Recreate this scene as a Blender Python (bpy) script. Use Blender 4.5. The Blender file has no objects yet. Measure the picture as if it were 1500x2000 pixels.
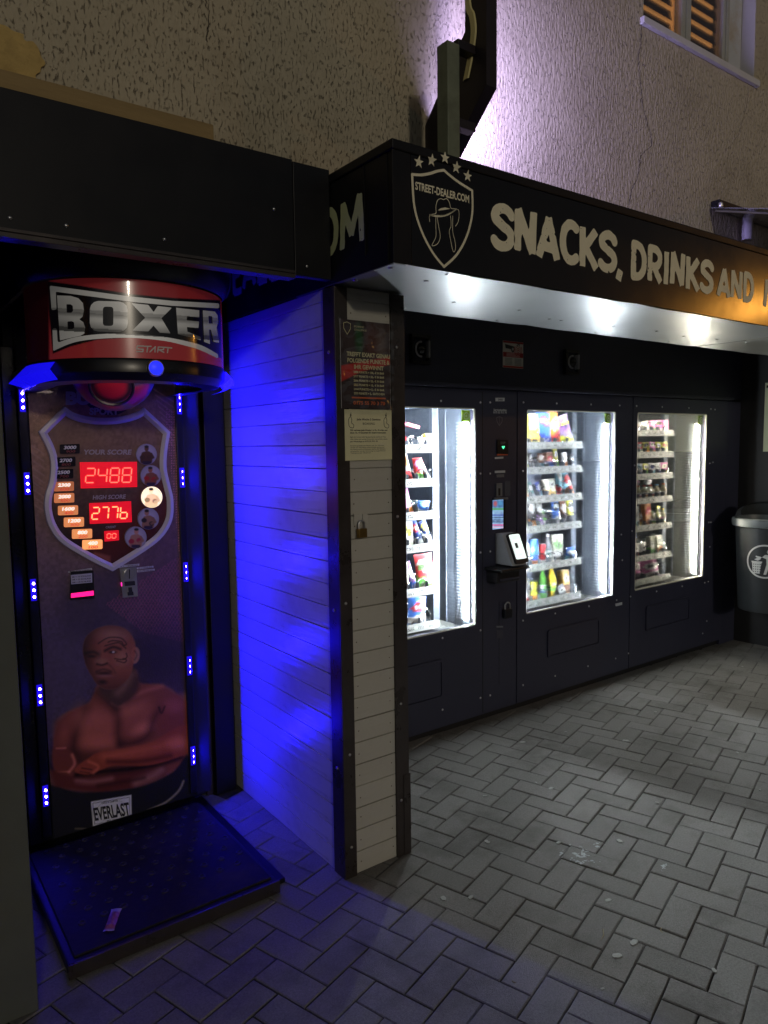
import bpy, bmesh, math, random
import numpy as np
from mathutils import Vector, Matrix
random.seed(7); np.random.seed(7)
sc = bpy.context.scene
COL = sc.collection
# ------------------------------------------------------------------ camera
FPX = 1415.48                                    # focal length in pixels of a 1500 px wide frame
CAM_H = 1.62
yaw, pitch, roll = math.radians(36.1334), math.radians(-5.2783), math.radians(-0.791)
_f = Vector((math.sin(yaw)*math.cos(pitch), math.cos(yaw)*math.cos(pitch), math.sin(pitch)))
_r = Vector((math.cos(yaw), -math.sin(yaw), 0)); _u = _r.cross(_f)
RIGHT = math.cos(roll)*_r + math.sin(roll)*_u; UP = -math.sin(roll)*_r + math.cos(roll)*_u; FWD = _f
cam = bpy.data.objects.new('camera', bpy.data.cameras.new('camera')); COL.objects.link(cam)
cam.matrix_world = Matrix(((RIGHT.x, UP.x, -FWD.x, 0), (RIGHT.y, UP.y, -FWD.y, 0), (RIGHT.z, UP.z, -FWD.z, CAM_H), (0, 0, 0, 1)))
cam.data.sensor_fit = 'HORIZONTAL'; cam.data.sensor_width = 36; cam.data.lens = 36*FPX/1500
cam.data.clip_start = 0.05; cam.data.clip_end = 500
sc.camera = cam
# ------------------------------------------------------------------ night sky and the distant street light (the one sun lamp)
SUN_EL, SUN_AZ = math.radians(12.5), math.atan2(-.24, -.95)      # azimuth from +Y towards +X
w = bpy.data.worlds.new('World'); sc.world = w; w.use_nodes = True
nt = w.node_tree; nt.nodes.clear()
out = nt.nodes.new('ShaderNodeOutputWorld'); bg = nt.nodes.new('ShaderNodeBackground'); sky = nt.nodes.new('ShaderNodeTexSky')
sky.sky_type = 'NISHITA'; sky.sun_disc = False; sky.sun_elevation = SUN_EL; sky.sun_rotation = SUN_AZ
hsv = nt.nodes.new('ShaderNodeHueSaturation'); hsv.inputs['Saturation'].default_value = 0.45
nt.links.new(sky.outputs[0], hsv.inputs['Color']); nt.links.new(hsv.outputs[0], bg.inputs[0]); nt.links.new(bg.outputs[0], out.inputs[0])
bg.inputs[1].default_value = 0.017
sun = bpy.data.objects.new('sun', bpy.data.lights.new('sun', 'SUN')); COL.objects.link(sun)
sun.data.energy = 0.31; sun.data.angle = math.radians(3); sun.data.color = (1.0, 0.88, 0.70)
_d = Vector((math.sin(SUN_AZ)*math.cos(SUN_EL), math.cos(SUN_AZ)*math.cos(SUN_EL), math.sin(SUN_EL)))
sun.rotation_euler = _d.to_track_quat('Z', 'Y').to_euler()
sun.location = (-2, -6, 4)
# ------------------------------------------------------------------ exposure and render settings
sc.view_settings.view_transform = 'Standard'; sc.view_settings.look = 'None'
sc.view_settings.exposure = 0.0; sc.view_settings.gamma = 1.0; sc.view_settings.use_curve_mapping = False
sc.render.engine = 'CYCLES'
sc.cycles.use_denoising = True
try: sc.cycles.denoiser = 'OPENIMAGEDENOISE'
except Exception: pass
sc.cycles.max_bounces = 7; sc.cycles.diffuse_bounces = 3; sc.cycles.glossy_bounces = 3; sc.cycles.transparent_max_bounces = 12
sc.cycles.caustics_reflective = False; sc.cycles.caustics_refractive = False
sc.cycles.sample_clamp_indirect = 3.0; sc.cycles.use_light_tree = True
LED_WHITE = 1500.0; LED_BLUE = 4000.0

# ================================================================== helpers
C0 = Vector((0, 0, CAM_H))
def at(px, py, ax, val):
    """point of the plane axis=val that stands behind photo pixel (1500x2000)"""
    d = RIGHT*((px-750)/FPX) + UP*(-(py-1000)/FPX) + FWD
    t = (val - C0[ax]) / d[ax]
    return C0 + d*t
def pix(x, y, z):
    """numpy: photo pixel of world points"""
    X = x; Y = y; Z = z - CAM_H
    r = X*RIGHT.x + Y*RIGHT.y + Z*RIGHT.z; u = X*UP.x + Y*UP.y + Z*UP.z; f = X*FWD.x + Y*FWD.y + Z*FWD.z
    return 750 + FPX*r/f, 1000 - FPX*u/f
def lin(c):
    if isinstance(c, (int, float)): c = (c, c, c)
    return tuple(((v/255)/12.92 if v/255 <= 0.04045 else ((v/255+0.055)/1.055)**2.4) for v in c[:3])

# ---- materials
MATS = {}
def mat(name, col=(0.5, 0.5, 0.5), rough=0.5, metal=0.0, var=0.0, vscale=6.0, bump=0.0, bscale=40.0, emit=None, estr=0.0,
        attr=False, spec=0.5, coat=0.0, stretch=(1, 1, 1), rvar=0.0, rnd=0.0, dirt=None, dscale=3.0, damt=0.0, world=False):
    if name in MATS: return MATS[name]
    m = bpy.data.materials.new(name); m.use_nodes = True
    t = m.node_tree; n = t.nodes; L = t.links; b = n['Principled BSDF']
    b.inputs['Base Color'].default_value = (*col, 1); b.inputs['Roughness'].default_value = rough; b.inputs['Metallic'].default_value = metal
    b.inputs['Specular IOR Level'].default_value = spec; b.inputs['Coat Weight'].default_value = coat
    src = None
    if attr:
        a = n.new('ShaderNodeAttribute'); a.attribute_name = 'Col'; src = a.outputs['Color']
    tc = n.new('ShaderNodeTexCoord'); mp = n.new('ShaderNodeMapping'); mp.inputs['Scale'].default_value = stretch
    csrc = n.new('ShaderNodeNewGeometry').outputs['Position'] if world else tc.outputs['Object']
    L.new(csrc, mp.inputs['Vector'])
    if var or rvar:
        ns = n.new('ShaderNodeTexNoise'); ns.inputs['Scale'].default_value = vscale; ns.inputs['Detail'].default_value = 6; ns.inputs['Roughness'].default_value = 0.65
        L.new(mp.outputs[0], ns.inputs['Vector'])
    if var or rnd:
        mx = n.new('ShaderNodeMix'); mx.data_type = 'RGBA'; mx.blend_type = 'MULTIPLY'; mx.inputs[0].default_value = 1
        if src: L.new(src, mx.inputs[6])
        else: mx.inputs[6].default_value = (*col, 1)
        mr = n.new('ShaderNodeMapRange'); mr.inputs[1].default_value = 0.25; mr.inputs[2].default_value = 0.75
        mr.inputs[3].default_value = 1-var; mr.inputs[4].default_value = 1+var
        if var: L.new(ns.outputs['Fac'], mr.inputs[0])
        else: mr.inputs[0].default_value = 0.5
        val = mr.outputs[0]
        if rnd:
            oi = n.new('ShaderNodeObjectInfo'); m2 = n.new('ShaderNodeMapRange'); m2.inputs[3].default_value = 1-rnd; m2.inputs[4].default_value = 1+rnd
            L.new(oi.outputs['Random'], m2.inputs[0]); mm = n.new('ShaderNodeMath'); mm.operation = 'MULTIPLY'
            L.new(val, mm.inputs[0]); L.new(m2.outputs[0], mm.inputs[1]); val = mm.outputs[0]
        cb = n.new('ShaderNodeCombineColor'); [L.new(val, cb.inputs[i]) for i in range(3)]
        L.new(cb.outputs[0], mx.inputs[7]); src = mx.outputs[2]
    if dirt:
        dn = n.new('ShaderNodeTexNoise'); dn.inputs['Scale'].default_value = dscale; dn.inputs['Detail'].default_value = 8; dn.inputs['Roughness'].default_value = 0.7
        L.new(csrc, dn.inputs['Vector'])
        dr = n.new('ShaderNodeMapRange'); dr.inputs[1].default_value = 0.5; dr.inputs[2].default_value = 0.75; dr.inputs[4].default_value = damt
        L.new(dn.outputs['Fac'], dr.inputs[0])
        dx = n.new('ShaderNodeMix'); dx.data_type = 'RGBA'; L.new(dr.outputs[0], dx.inputs[0])
        if src: L.new(src, dx.inputs[6])
        else: dx.inputs[6].default_value = (*col, 1)
        dx.inputs[7].default_value = (*dirt, 1); src = dx.outputs[2]
    if src: L.new(src, b.inputs['Base Color'])
    if rvar:
        rr = n.new('ShaderNodeMapRange'); rr.inputs[1].default_value = 0.3; rr.inputs[2].default_value = 0.7
        rr.inputs[3].default_value = max(0.02, rough-rvar); rr.inputs[4].default_value = min(1, rough+rvar)
        L.new(ns.outputs['Fac'], rr.inputs[0]); L.new(rr.outputs[0], b.inputs['Roughness'])
    if bump:
        bn = n.new('ShaderNodeTexNoise'); bn.inputs['Scale'].default_value = bscale; bn.inputs['Detail'].default_value = 4
        L.new(mp.outputs[0], bn.inputs['Vector'])
        bp = n.new('ShaderNodeBump'); bp.inputs['Strength'].default_value = min(1, bump); bp.inputs['Distance'].default_value = 0.004*max(1, bump)
        L.new(bn.outputs['Fac'], bp.inputs['Height']); L.new(bp.outputs[0], b.inputs['Normal'])
    if emit is not None:
        b.inputs['Emission Strength'].default_value = estr
        if emit == 'attr': L.new(src, b.inputs['Emission Color'])
        else: b.inputs['Emission Color'].default_value = (*emit, 1)
    MATS[name] = m
    return m
def glass_mat(name, tint=(1, 1, 1), refl=0.06, rough=0.02, bump=0.0, haze=0.0, bscale=9):
    if name in MATS: return MATS[name]
    m = bpy.data.materials.new(name); m.use_nodes = True; t = m.node_tree; n = t.nodes; L = t.links; n.remove(n['Principled BSDF'])
    o = n['Material Output']; tr = n.new('ShaderNodeBsdfTransparent'); tr.inputs[0].default_value = (*tint, 1)
    gl = n.new('ShaderNodeBsdfGlossy'); gl.inputs['Roughness'].default_value = rough
    fr = n.new('ShaderNodeFresnel'); fr.inputs[0].default_value = 1.45
    ma = n.new('ShaderNodeMath'); ma.operation = 'MULTIPLY_ADD'; ma.inputs[1].default_value = 0.8; ma.inputs[2].default_value = refl-0.04
    L.new(fr.outputs[0], ma.inputs[0]); mx = n.new('ShaderNodeMixShader'); L.new(ma.outputs[0], mx.inputs[0]); L.new(tr.outputs[0], mx.inputs[1]); L.new(gl.outputs[0], mx.inputs[2])
    last = mx.outputs[0]
    if bump:
        tc = n.new('ShaderNodeTexCoord'); ns = n.new('ShaderNodeTexNoise'); ns.inputs['Scale'].default_value = bscale; ns.inputs['Detail'].default_value = 3; ns.inputs['Distortion'].default_value = 1.5
        L.new(tc.outputs['Object'], ns.inputs[0]); bp = n.new('ShaderNodeBump'); bp.inputs['Strength'].default_value = bump; bp.inputs['Distance'].default_value = 0.02
        L.new(ns.outputs['Fac'], bp.inputs['Height']); L.new(bp.outputs[0], gl.inputs['Normal'])
    if haze:
        df = n.new('ShaderNodeBsdfDiffuse'); df.inputs[0].default_value = (0.8, 0.85, 0.9, 1); m3 = n.new('ShaderNodeMixShader'); m3.inputs[0].default_value = haze
        L.new(last, m3.inputs[1]); L.new(df.outputs[0], m3.inputs[2]); last = m3.outputs[0]
    L.new(last, o.inputs[0]); MATS[name] = m
    return m
def transl(name, col):
    if name in MATS: return MATS[name]
    m = bpy.data.materials.new(name); m.use_nodes = True; n = m.node_tree.nodes; L = m.node_tree.links; n.remove(n['Principled BSDF'])
    a = n.new('ShaderNodeBsdfTranslucent'); b = n.new('ShaderNodeBsdfDiffuse'); x = n.new('ShaderNodeMixShader'); a.inputs[0].default_value = (*col, 1); b.inputs[0].default_value = (*col, 1); x.inputs[0].default_value = .35
    L.new(a.outputs[0], x.inputs[1]); L.new(b.outputs[0], x.inputs[2]); L.new(x.outputs[0], n['Material Output'].inputs[0]); MATS[name] = m; return m
def emis(name, col, s):
    return mat(name, col=tuple(min(1, c) for c in col), rough=0.4, emit=col, estr=s)

# ---- things
def tag(o, label=None, cat=None, group=None, kind=None):
    if label: o['label'] = label
    if cat: o['category'] = cat
    if group: o['group'] = group
    if kind: o['kind'] = kind
    return o
def T(name, label, cat, loc=(0, 0, 0), group=None):
    o = bpy.data.objects.new(name, None); COL.objects.link(o); o.location = loc; o.empty_display_size = 0.05
    return tag(o, label, cat, group)
def wloc(o):
    v = Vector((0, 0, 0))
    while o: v = v + o.location; o = o.parent
    return v
class MB:
    def __init__(s): s.v = []; s.f = []; s.c = []
    def add(s, vs, fs):
        k = len(s.v); s.v += [tuple(p) for p in vs]; s.f += [tuple(i+k for i in f) for f in fs]; return s
    def box(s, x0, x1, y0, y1, z0, z1, b=0.0):
        if not b:
            vs = [(x, y, z) for z in (z0, z1) for y in (y0, y1) for x in (x0, x1)]
            return s.add(vs, [(0, 2, 3, 1), (4, 5, 7, 6), (0, 1, 5, 4), (2, 6, 7, 3), (0, 4, 6, 2), (1, 3, 7, 5)])
        b = min(b, (x1-x0)*.45, (y1-y0)*.45, (z1-z0)*.45)
        bm = bmesh.new(); bmesh.ops.create_cube(bm, size=1)
        for v in bm.verts: v.co = Vector(((x0+x1)/2+v.co.x*(x1-x0), (y0+y1)/2+v.co.y*(y1-y0), (z0+z1)/2+v.co.z*(z1-z0)))
        bmesh.ops.bevel(bm, geom=bm.edges[:], offset=b, segments=2, affect='EDGES', profile=0.6)
        return s.bm(bm)
    def bm(s, bm, M=None):
        bm.verts.index_update()
        s.add([(M @ v.co if M else v.co) for v in bm.verts], [[v.index for v in f.verts] for f in bm.faces]); bm.free(); return s
    def prism(s, pts, mp, h):
        """pts (u,v) polygon extruded from w=0 to w=h through mp(u,v,w)"""
        n = len(pts)
        s.add([mp(u, v, h) for u, v in pts] + [mp(u, v, 0) for u, v in pts],
              [tuple(range(n)), tuple(range(2*n-1, n-1, -1))] + [(i, i+n, (i+1) % n+n, (i+1) % n) for i in range(n)]); return s
    def ring(s, loops, close=True, cap=False):
        """bridge consecutive loops of equal length"""
        n = len(loops[0]); k = len(s.v)
        for lp in loops: s.v += [tuple(p) for p in lp]
        for a in range(len(loops)-1):
            for i in range(n if close else n-1):
                j = (i+1) % n; s.f.append((k+a*n+i, k+a*n+j, k+(a+1)*n+j, k+(a+1)*n+i))
        if cap:
            s.f.append(tuple(k+i for i in range(n))[::-1]); s.f.append(tuple(k+(len(loops)-1)*n+i for i in range(n)))
        return s
    def lathe(s, prof, M=None, seg=20, cap=True):
        loops = []
        for r, z in prof:
            lp = [Vector((r*math.cos(2*math.pi*i/seg), r*math.sin(2*math.pi*i/seg), z)) for i in range(seg)]
            loops.append([(M @ p if M else p) for p in lp])
        return s.ring(loops, cap=cap)
    def tube(s, pts, r, seg=6, cap=True):
        pts = [Vector(p) for p in pts]; loops = []
        t0 = (pts[1]-pts[0]).normalized(); nrm = t0.orthogonal().normalized()
        for i, p in enumerate(pts):
            t = (pts[min(i+1, len(pts)-1)]-pts[max(i-1, 0)]).normalized()
            nrm = (nrm - t*nrm.dot(t))
            nrm = nrm.normalized() if nrm.length > 1e-6 else t.orthogonal().normalized()
            bn = t.cross(nrm); rr = r[i] if isinstance(r, (list, tuple)) else r
            loops.append([p + nrm*(rr*math.cos(2*math.pi*k/seg)) + bn*(rr*math.sin(2*math.pi*k/seg)) for k in range(seg)])
        return s.ring(loops, cap=cap)
    def build(s, name, m, parent=None, smooth=False, kind=None, label=None, local=False):
        me = bpy.data.meshes.new(name); off = wloc(parent) if parent and not local else Vector((0, 0, 0))
        me.from_pydata([(v[0]-off.x, v[1]-off.y, v[2]-off.z) for v in s.v], [], s.f)
        if s.c:
            a = me.color_attributes.new('Col', 'FLOAT_COLOR', 'POINT')
            a.data.foreach_set('color', np.array([(*c[:3], 1) for c in s.c], dtype=np.float32).ravel())
        if m: me.materials.append(m)
        if smooth:
            me.polygons.foreach_set('use_smooth', [True]*len(me.polygons))
            if smooth != 2:
                try: me.set_sharp_from_angle(angle=math.radians(40))
                except Exception: pass
        me.update()
        o = bpy.data.objects.new(name, me); COL.objects.link(o)
        if parent: o.parent = parent
        if kind: o['kind'] = kind
        if label: o['label'] = label
        return o
def bxo(name, m, parent, *a, b=0.0, **k): return MB().box(*a, b=b).build(name, m, parent, **k)
def dup(o, parent, loc=None, rot=None):
    c = o.copy(); COL.objects.link(c); c.parent = parent
    if loc is not None: c.location = loc
    if rot is not None: c.rotation_euler = rot
    return c
# ---- plane frames
def front(Y): return lambda u, v, w=0: (u, Y-w, v)             # u = X, v = Z, w towards the street
def sideL(X): return lambda u, v, w=0: (X-w, -u, v)            # face looking to -X: u = -Y
# ---- 2D signed distances on numpy grids
def sd_poly(U, V, pts):
    P = np.array(pts, float); n = len(P); d = np.full(U.shape, 1e18); s = np.zeros(U.shape, bool)
    for i in range(n):
        a = P[i-1]; b = P[i]; e = b-a; L2 = max(e@e, 1e-12)
        t = np.clip(((U-a[0])*e[0]+(V-a[1])*e[1])/L2, 0, 1)
        d = np.minimum(d, (U-a[0]-t*e[0])**2+(V-a[1]-t*e[1])**2)
        c = (a[1] > V) != (b[1] > V)
        if a[1] != b[1]: s ^= c & (U < (b[0]-a[0])*(V-a[1])/(b[1]-a[1])+a[0])
    d = np.sqrt(d); return np.where(s, -d, d)
def sd_path(U, V, pts, w):
    P = np.array(pts, float); d = np.full(U.shape, 1e18)
    for i in range(len(P)-1):
        a = P[i]; b = P[i+1]; e = b-a; L2 = max(e@e, 1e-12); t = np.clip(((U-a[0])*e[0]+(V-a[1])*e[1])/L2, 0, 1)
        d = np.minimum(d, (U-a[0]-t*e[0])**2+(V-a[1]-t*e[1])**2)
    return np.sqrt(d)-w
def sd_bar(U, V, a, b, w, ext=0.02):
    a = np.array(a, float); b = np.array(b, float); e = b-a; L_ = max(1e-6, math.hypot(*e)); e = e/L_; c = (a+b)/2
    x = (U-c[0])*e[0]+(V-c[1])*e[1]; y = -(U-c[0])*e[1]+(V-c[1])*e[0]
    return np.maximum(np.abs(x)-L_/2-ext, np.abs(y)-w)
def sd_ell(U, V, cx, cy, rx, ry, ang=0):
    c, s = math.cos(ang), math.sin(ang); x = (U-cx)*c+(V-cy)*s; y = -(U-cx)*s+(V-cy)*c
    return (np.sqrt((x/rx)**2+(y/ry)**2)-1)*min(rx, ry)
def cr(pts, n=8, closed=False):
    P = [np.array(p, float) for p in pts]; out = []; N = len(P)
    for i in range(N if closed else N-1):
        if closed: p0, p1, p2, p3 = P[i-1], P[i], P[(i+1) % N], P[(i+2) % N]
        else: p0, p1, p2, p3 = P[max(i-1, 0)], P[i], P[i+1], P[min(i+2, N-1)]
        for k in range(n):
            t = k/n; out.append(tuple(0.5*((2*p1)+(-p0+p2)*t+(2*p0-5*p1+4*p2-p3)*t*t+(-p0+3*p1-3*p2+p3)*t**3)))
    if not closed: out.append(tuple(P[-1]))
    return out
def vnoise(U, V, sc_, seed=0):
    """cheap value noise 0..1"""
    rs = np.random.RandomState(seed); tb = rs.rand(64, 64)
    x = U*sc_; y = V*sc_; xi = np.floor(x).astype(int); yi = np.floor(y).astype(int); fx = x-xi; fy = y-yi
    fx = fx*fx*(3-2*fx); fy = fy*fy*(3-2*fy); g = lambda a, b: tb[a % 64, b % 64]
    return (g(xi, yi)*(1-fx)+g(xi+1, yi)*fx)*(1-fy)+(g(xi, yi+1)*(1-fx)+g(xi+1, yi+1)*fx)*fy
def sheet(name, dom, res, mp, parent, m, sdf=None, col=None, kind=None, label=None, smooth=False):
    """flat print: grid (or the inside of sdf by marching squares) mapped through mp(u,v); col(U,V)->(...,3) linear vertex colours"""
    u0, u1, v0, v1 = dom; nu, nv = res
    us = np.linspace(u0, u1, nu+1); vs = np.linspace(v0, v1, nv+1); U, V = np.meshgrid(us, vs, indexing='ij')
    mb = MB()
    if sdf is None:
        pu, pv = U.ravel(), V.ravel()
        fs = [(i*(nv+1)+j, (i+1)*(nv+1)+j, (i+1)*(nv+1)+j+1, i*(nv+1)+j+1) for i in range(nu) for j in range(nv)]
    else:
        S = sdf(U, V); ids = {}; pu = []; pv = []; fs = []
        def vid(k, a, b):
            if k not in ids: ids[k] = len(pu); pu.append(a); pv.append(b)
            return ids[k]
        ins = S < 0
        act = ins[:-1, :-1] | ins[1:, :-1] | ins[1:, 1:] | ins[:-1, 1:]
        for i, j in zip(*np.nonzero(act)):
            cs = ((i, j), (i+1, j), (i+1, j+1), (i, j+1)); poly = []
            for k in range(4):
                a = cs[k]; b = cs[(k+1) % 4]; sa = S[a]; sb = S[b]
                if sa < 0: poly.append(vid(a, U[a], V[a]))
                if (sa < 0) != (sb < 0):
                    t = sa/(sa-sb); q = (min(a, b), max(a, b)); poly.append(vid(q, U[a]+(U[b]-U[a])*t, V[a]+(V[b]-V[a])*t))
            if len(poly) > 2: fs.append(tuple(poly))
        pu = np.array(pu); pv = np.array(pv)
    mb.v = [tuple(mp(a, b)) for a, b in zip(pu, pv)]; mb.f = fs
    if col is not None: mb.c = [tuple(c) for c in col(np.array(pu), np.array(pv))]
    return mb.build(name, m, parent, kind=kind, label=label, smooth=smooth)
class Paint:
    """layers soft shapes over a colour array"""
    def __init__(s, U, V, base): s.U = U; s.V = V; s.a = np.zeros(U.shape+(3,)); s.a[:] = lin(base)
    def lay(s, sdv, col, soft=1.0, op=1.0):
        al = np.clip(0.5 - sdv/(2*soft), 0, 1); al = al*al*(3-2*al)*op
        s.a = s.a*(1-al[..., None]) + np.array(lin(col))*al[..., None]; return s
    def poly(s, pts, col, soft=1.0, op=1.0, curve=0): return s.lay(sd_poly(s.U, s.V, cr(pts, curve, True) if curve else pts), col, soft, op)
    def ell(s, cx, cy, rx, ry, col, soft=1.0, op=1.0, ang=0): return s.lay(sd_ell(s.U, s.V, cx, cy, rx, ry, ang), col, soft, op)
    def path(s, pts, w, col, soft=1.0, op=1.0, curve=6): return s.lay(sd_path(s.U, s.V, cr(pts, curve) if curve else pts, w), col, soft, op)
# ---- type set from the built-in font, as flat mesh
_TX = {}
def text2d(s, bold=0.0):
    k = (s, bold)
    if k not in _TX:
        cu = bpy.data.curves.new('t', 'FONT'); cu.body = s; cu.size = 1; cu.offset = bold; cu.resolution_u = 3
        o = bpy.data.objects.new('t', cu); COL.objects.link(o)
        me = bpy.data.meshes.new_from_object(o)
        _TX[k] = ([(v.co.x, v.co.y) for v in me.vertices], [tuple(p.vertices) for p in me.polygons])
        bpy.data.objects.remove(o); bpy.data.curves.remove(cu); bpy.data.meshes.remove(me)
    return _TX[k]
def text(s, mp, u, v, h, m, parent, name='lettering', bold=0.0, w=None, align='c', shear=0.0, mb=None):
    """capital height h, fitted to width w when given; align l/c"""
    vs, fs = text2d(s, bold)
    if not vs: return
    xs = [p[0] for p in vs]; x0, x1 = min(xs), max(xs); k = h/0.73; kx = (w/(x1-x0)) if w else k
    sh = (x0+x1)/2 if align == 'c' else x0
    q = [mp(u+(x-sh)*kx+y*k*shear, v+y*k) for x, y in vs]
    if mb is not None: mb.add(q, fs); return mb
    return MB().add(q, fs).build(name, m, parent)
# stroke letters (rounded marker lettering): polylines in a box 0..w x 0..1
def arc(cx, cy, rx, ry, a0, a1, n=10): return [(cx+rx*math.cos(math.radians(a0+(a1-a0)*i/n)), cy+ry*math.sin(math.radians(a0+(a1-a0)*i/n))) for i in range(n+1)]
GL = {
 'S': (.62, [arc(.33, .73, .23, .20, 20, 200, 8)+arc(.30, .30, .25, .22, 75, -150, 12)]),
 'N': (.66, [[(.10, .05), (.12, .95)], [(.12, .95), (.52, .06)], [(.52, .05), (.55, .97)]]),
 'A': (.68, [[(.06, .04), (.34, .96)], [(.34, .96), (.60, .04)], [(.17, .30), (.50, .28)]]),
 'C': (.60, [arc(.36, .50, .27, .44, 55, 305, 14)]),
 'K': (.66, [[(.12, .04), (.12, .97)], [(.14, .42), (.55, .95)], [(.22, .52), (.58, .04)]]),
 'D': (.64, [[(.12, .05), (.12, .95)], [(.12, .95), (.24, .95)]+arc(.24, .5, .30, .45, 90, -90, 12)+[(.12, .05)]]),
 'R': (.64, [[(.12, .03), (.12, .95)], [(.12, .95), (.30, .95)]+arc(.30, .70, .22, .25, 90, -90, 10)+[(.14, .45)], [(.26, .46), (.55, .04)]]),
 'I': (.30, [[(.14, .04), (.15, .96)]]),
 'M': (.82, [[(.09, .03), (.14, .95)], [(.14, .95), (.38, .25)], [(.38, .25), (.64, .97)], [(.64, .97), (.70, .05)]]),
 'O': (.66, [arc(.33, .5, .24, .44, 0, 360, 20)]),
 'E': (.54, [[(.12, .04), (.12, .95)], [(.12, .95), (.48, .96)], [(.12, .51), (.42, .52)], [(.12, .05), (.48, .05)]]),
 'L': (.52, [[(.12, .96), (.12, .05)], [(.12, .05), (.46, .05)]]),
 'T': (.60, [[(.30, .04), (.30, .95)], [(.05, .94), (.55, .95)]]),
 ',': (.28, [[(.15, .08), (.08, -.16)]]), '-': (.42, [[(.08, .48), (.34, .48)]]), '.': (.26, [[(.12, .05), (.13, .06)]])}
def marker(s, mp, u, v, h, wtot, m, parent, stroke=.115, seed=1, specks=True, name='letter', res=26):
    """one sheet per letter, edges a little ragged"""
    rs = random.Random(seed); tot = sum(.34 if c == ' ' else GL[c][0] for c in s); k = wtot/tot; x = u
    for ch in s:
        if ch == ' ': x += .34*k; continue
        wd, st = GL[ch]; dy = rs.uniform(-.03, .03)*h; x0 = x; sd = rs.randint(0, 999); an = k/h
        def f(U, V, st=st, x0=x0, dy=dy, sd=sd):
            a = (U-x0)/h; b = (V-v-dy)/h; d = np.full(U.shape, 9.)
            for p in st:
                q_ = [(q[0]*an, q[1]) for q in p]
                d = np.minimum(d, sd_bar(a, b, q_[0], q_[1], stroke) if len(q_) == 2 else sd_path(a, b, q_, stroke))
            d = d + (vnoise(a, b, 7, sd)-.5)*.022
            if specks: d = np.maximum(d, (vnoise(a, b, 24, sd+5)-.93)*.6)
            return d
        sheet(name, (x0-.12*h, x0+wd*k+.14*h, v-.32*h, v+1.16*h), (res, int(res*1.4)), mp, parent, m, sdf=f)
        x += wd*k
# ================================================================== materials of the setting
M_joint = mat('joint_sand', lin((60, 58, 54)), 0.95, var=.35, vscale=30, bump=1, bscale=300, world=True)
M_paver = mat('paver_concrete', lin((132, 131, 128)), 0.85, var=.30, vscale=150, bump=.9, bscale=420, rnd=.11, dirt=lin((80, 77, 72)), dscale=2.6, damt=.85, world=True)
M_black = mat('black_sheet', lin((20, 20, 24)), 0.42, var=.25, vscale=5, bump=.12, bscale=6, rvar=.1, spec=.3)
M_print = mat('black_banner', lin((24, 21, 22)), 0.19, var=.12, vscale=3, bump=.1, bscale=4, rvar=.03, spec=.35)
M_matte = mat('matt_black', lin((26, 26, 29)), 0.6, var=.2, vscale=8)
M_navy = mat('navy_powder_coat', lin((51, 53, 73)), 0.42, var=.10, vscale=6, bump=.25, bscale=260, rvar=.06)
M_navy2 = mat('navy_panel', lin((52, 54, 74)), 0.5, var=.12, vscale=4, bump=.2, bscale=200)
M_alu = mat('soffit_sheet', (0.46, 0.48, 0.49), 0.33, 0.92, var=.05, vscale=14, bump=.12, bscale=3.0, rvar=.02, stretch=(1, 1, 1))
M_steel = mat('steel', (0.55, 0.55, 0.56), 0.32, 0.95, var=.15, vscale=20)
M_plank = mat('white_painted_plank', lin((192, 190, 180)), 0.30, var=.05, vscale=5, bump=.55, bscale=26, stretch=(.10, .10, 1.6), rnd=.03, dirt=lin((150, 142, 125)), dscale=7, damt=.5, rvar=.06)
M_trim = mat('dark_corner_trim', lin((74, 68, 66)), 0.32, 0.5, var=.25, vscale=7, bump=.15, bscale=8, rvar=.1)
M_letter = mat('cream_lettering', lin((244, 238, 208)), 0.5, var=.05, vscale=20)
M_letter2 = mat('yellow_green_lettering', lin((222, 228, 172)), 0.5, var=.06, vscale=20)
M_ink = mat('ink', lin((30, 30, 30)), 0.6)
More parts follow.
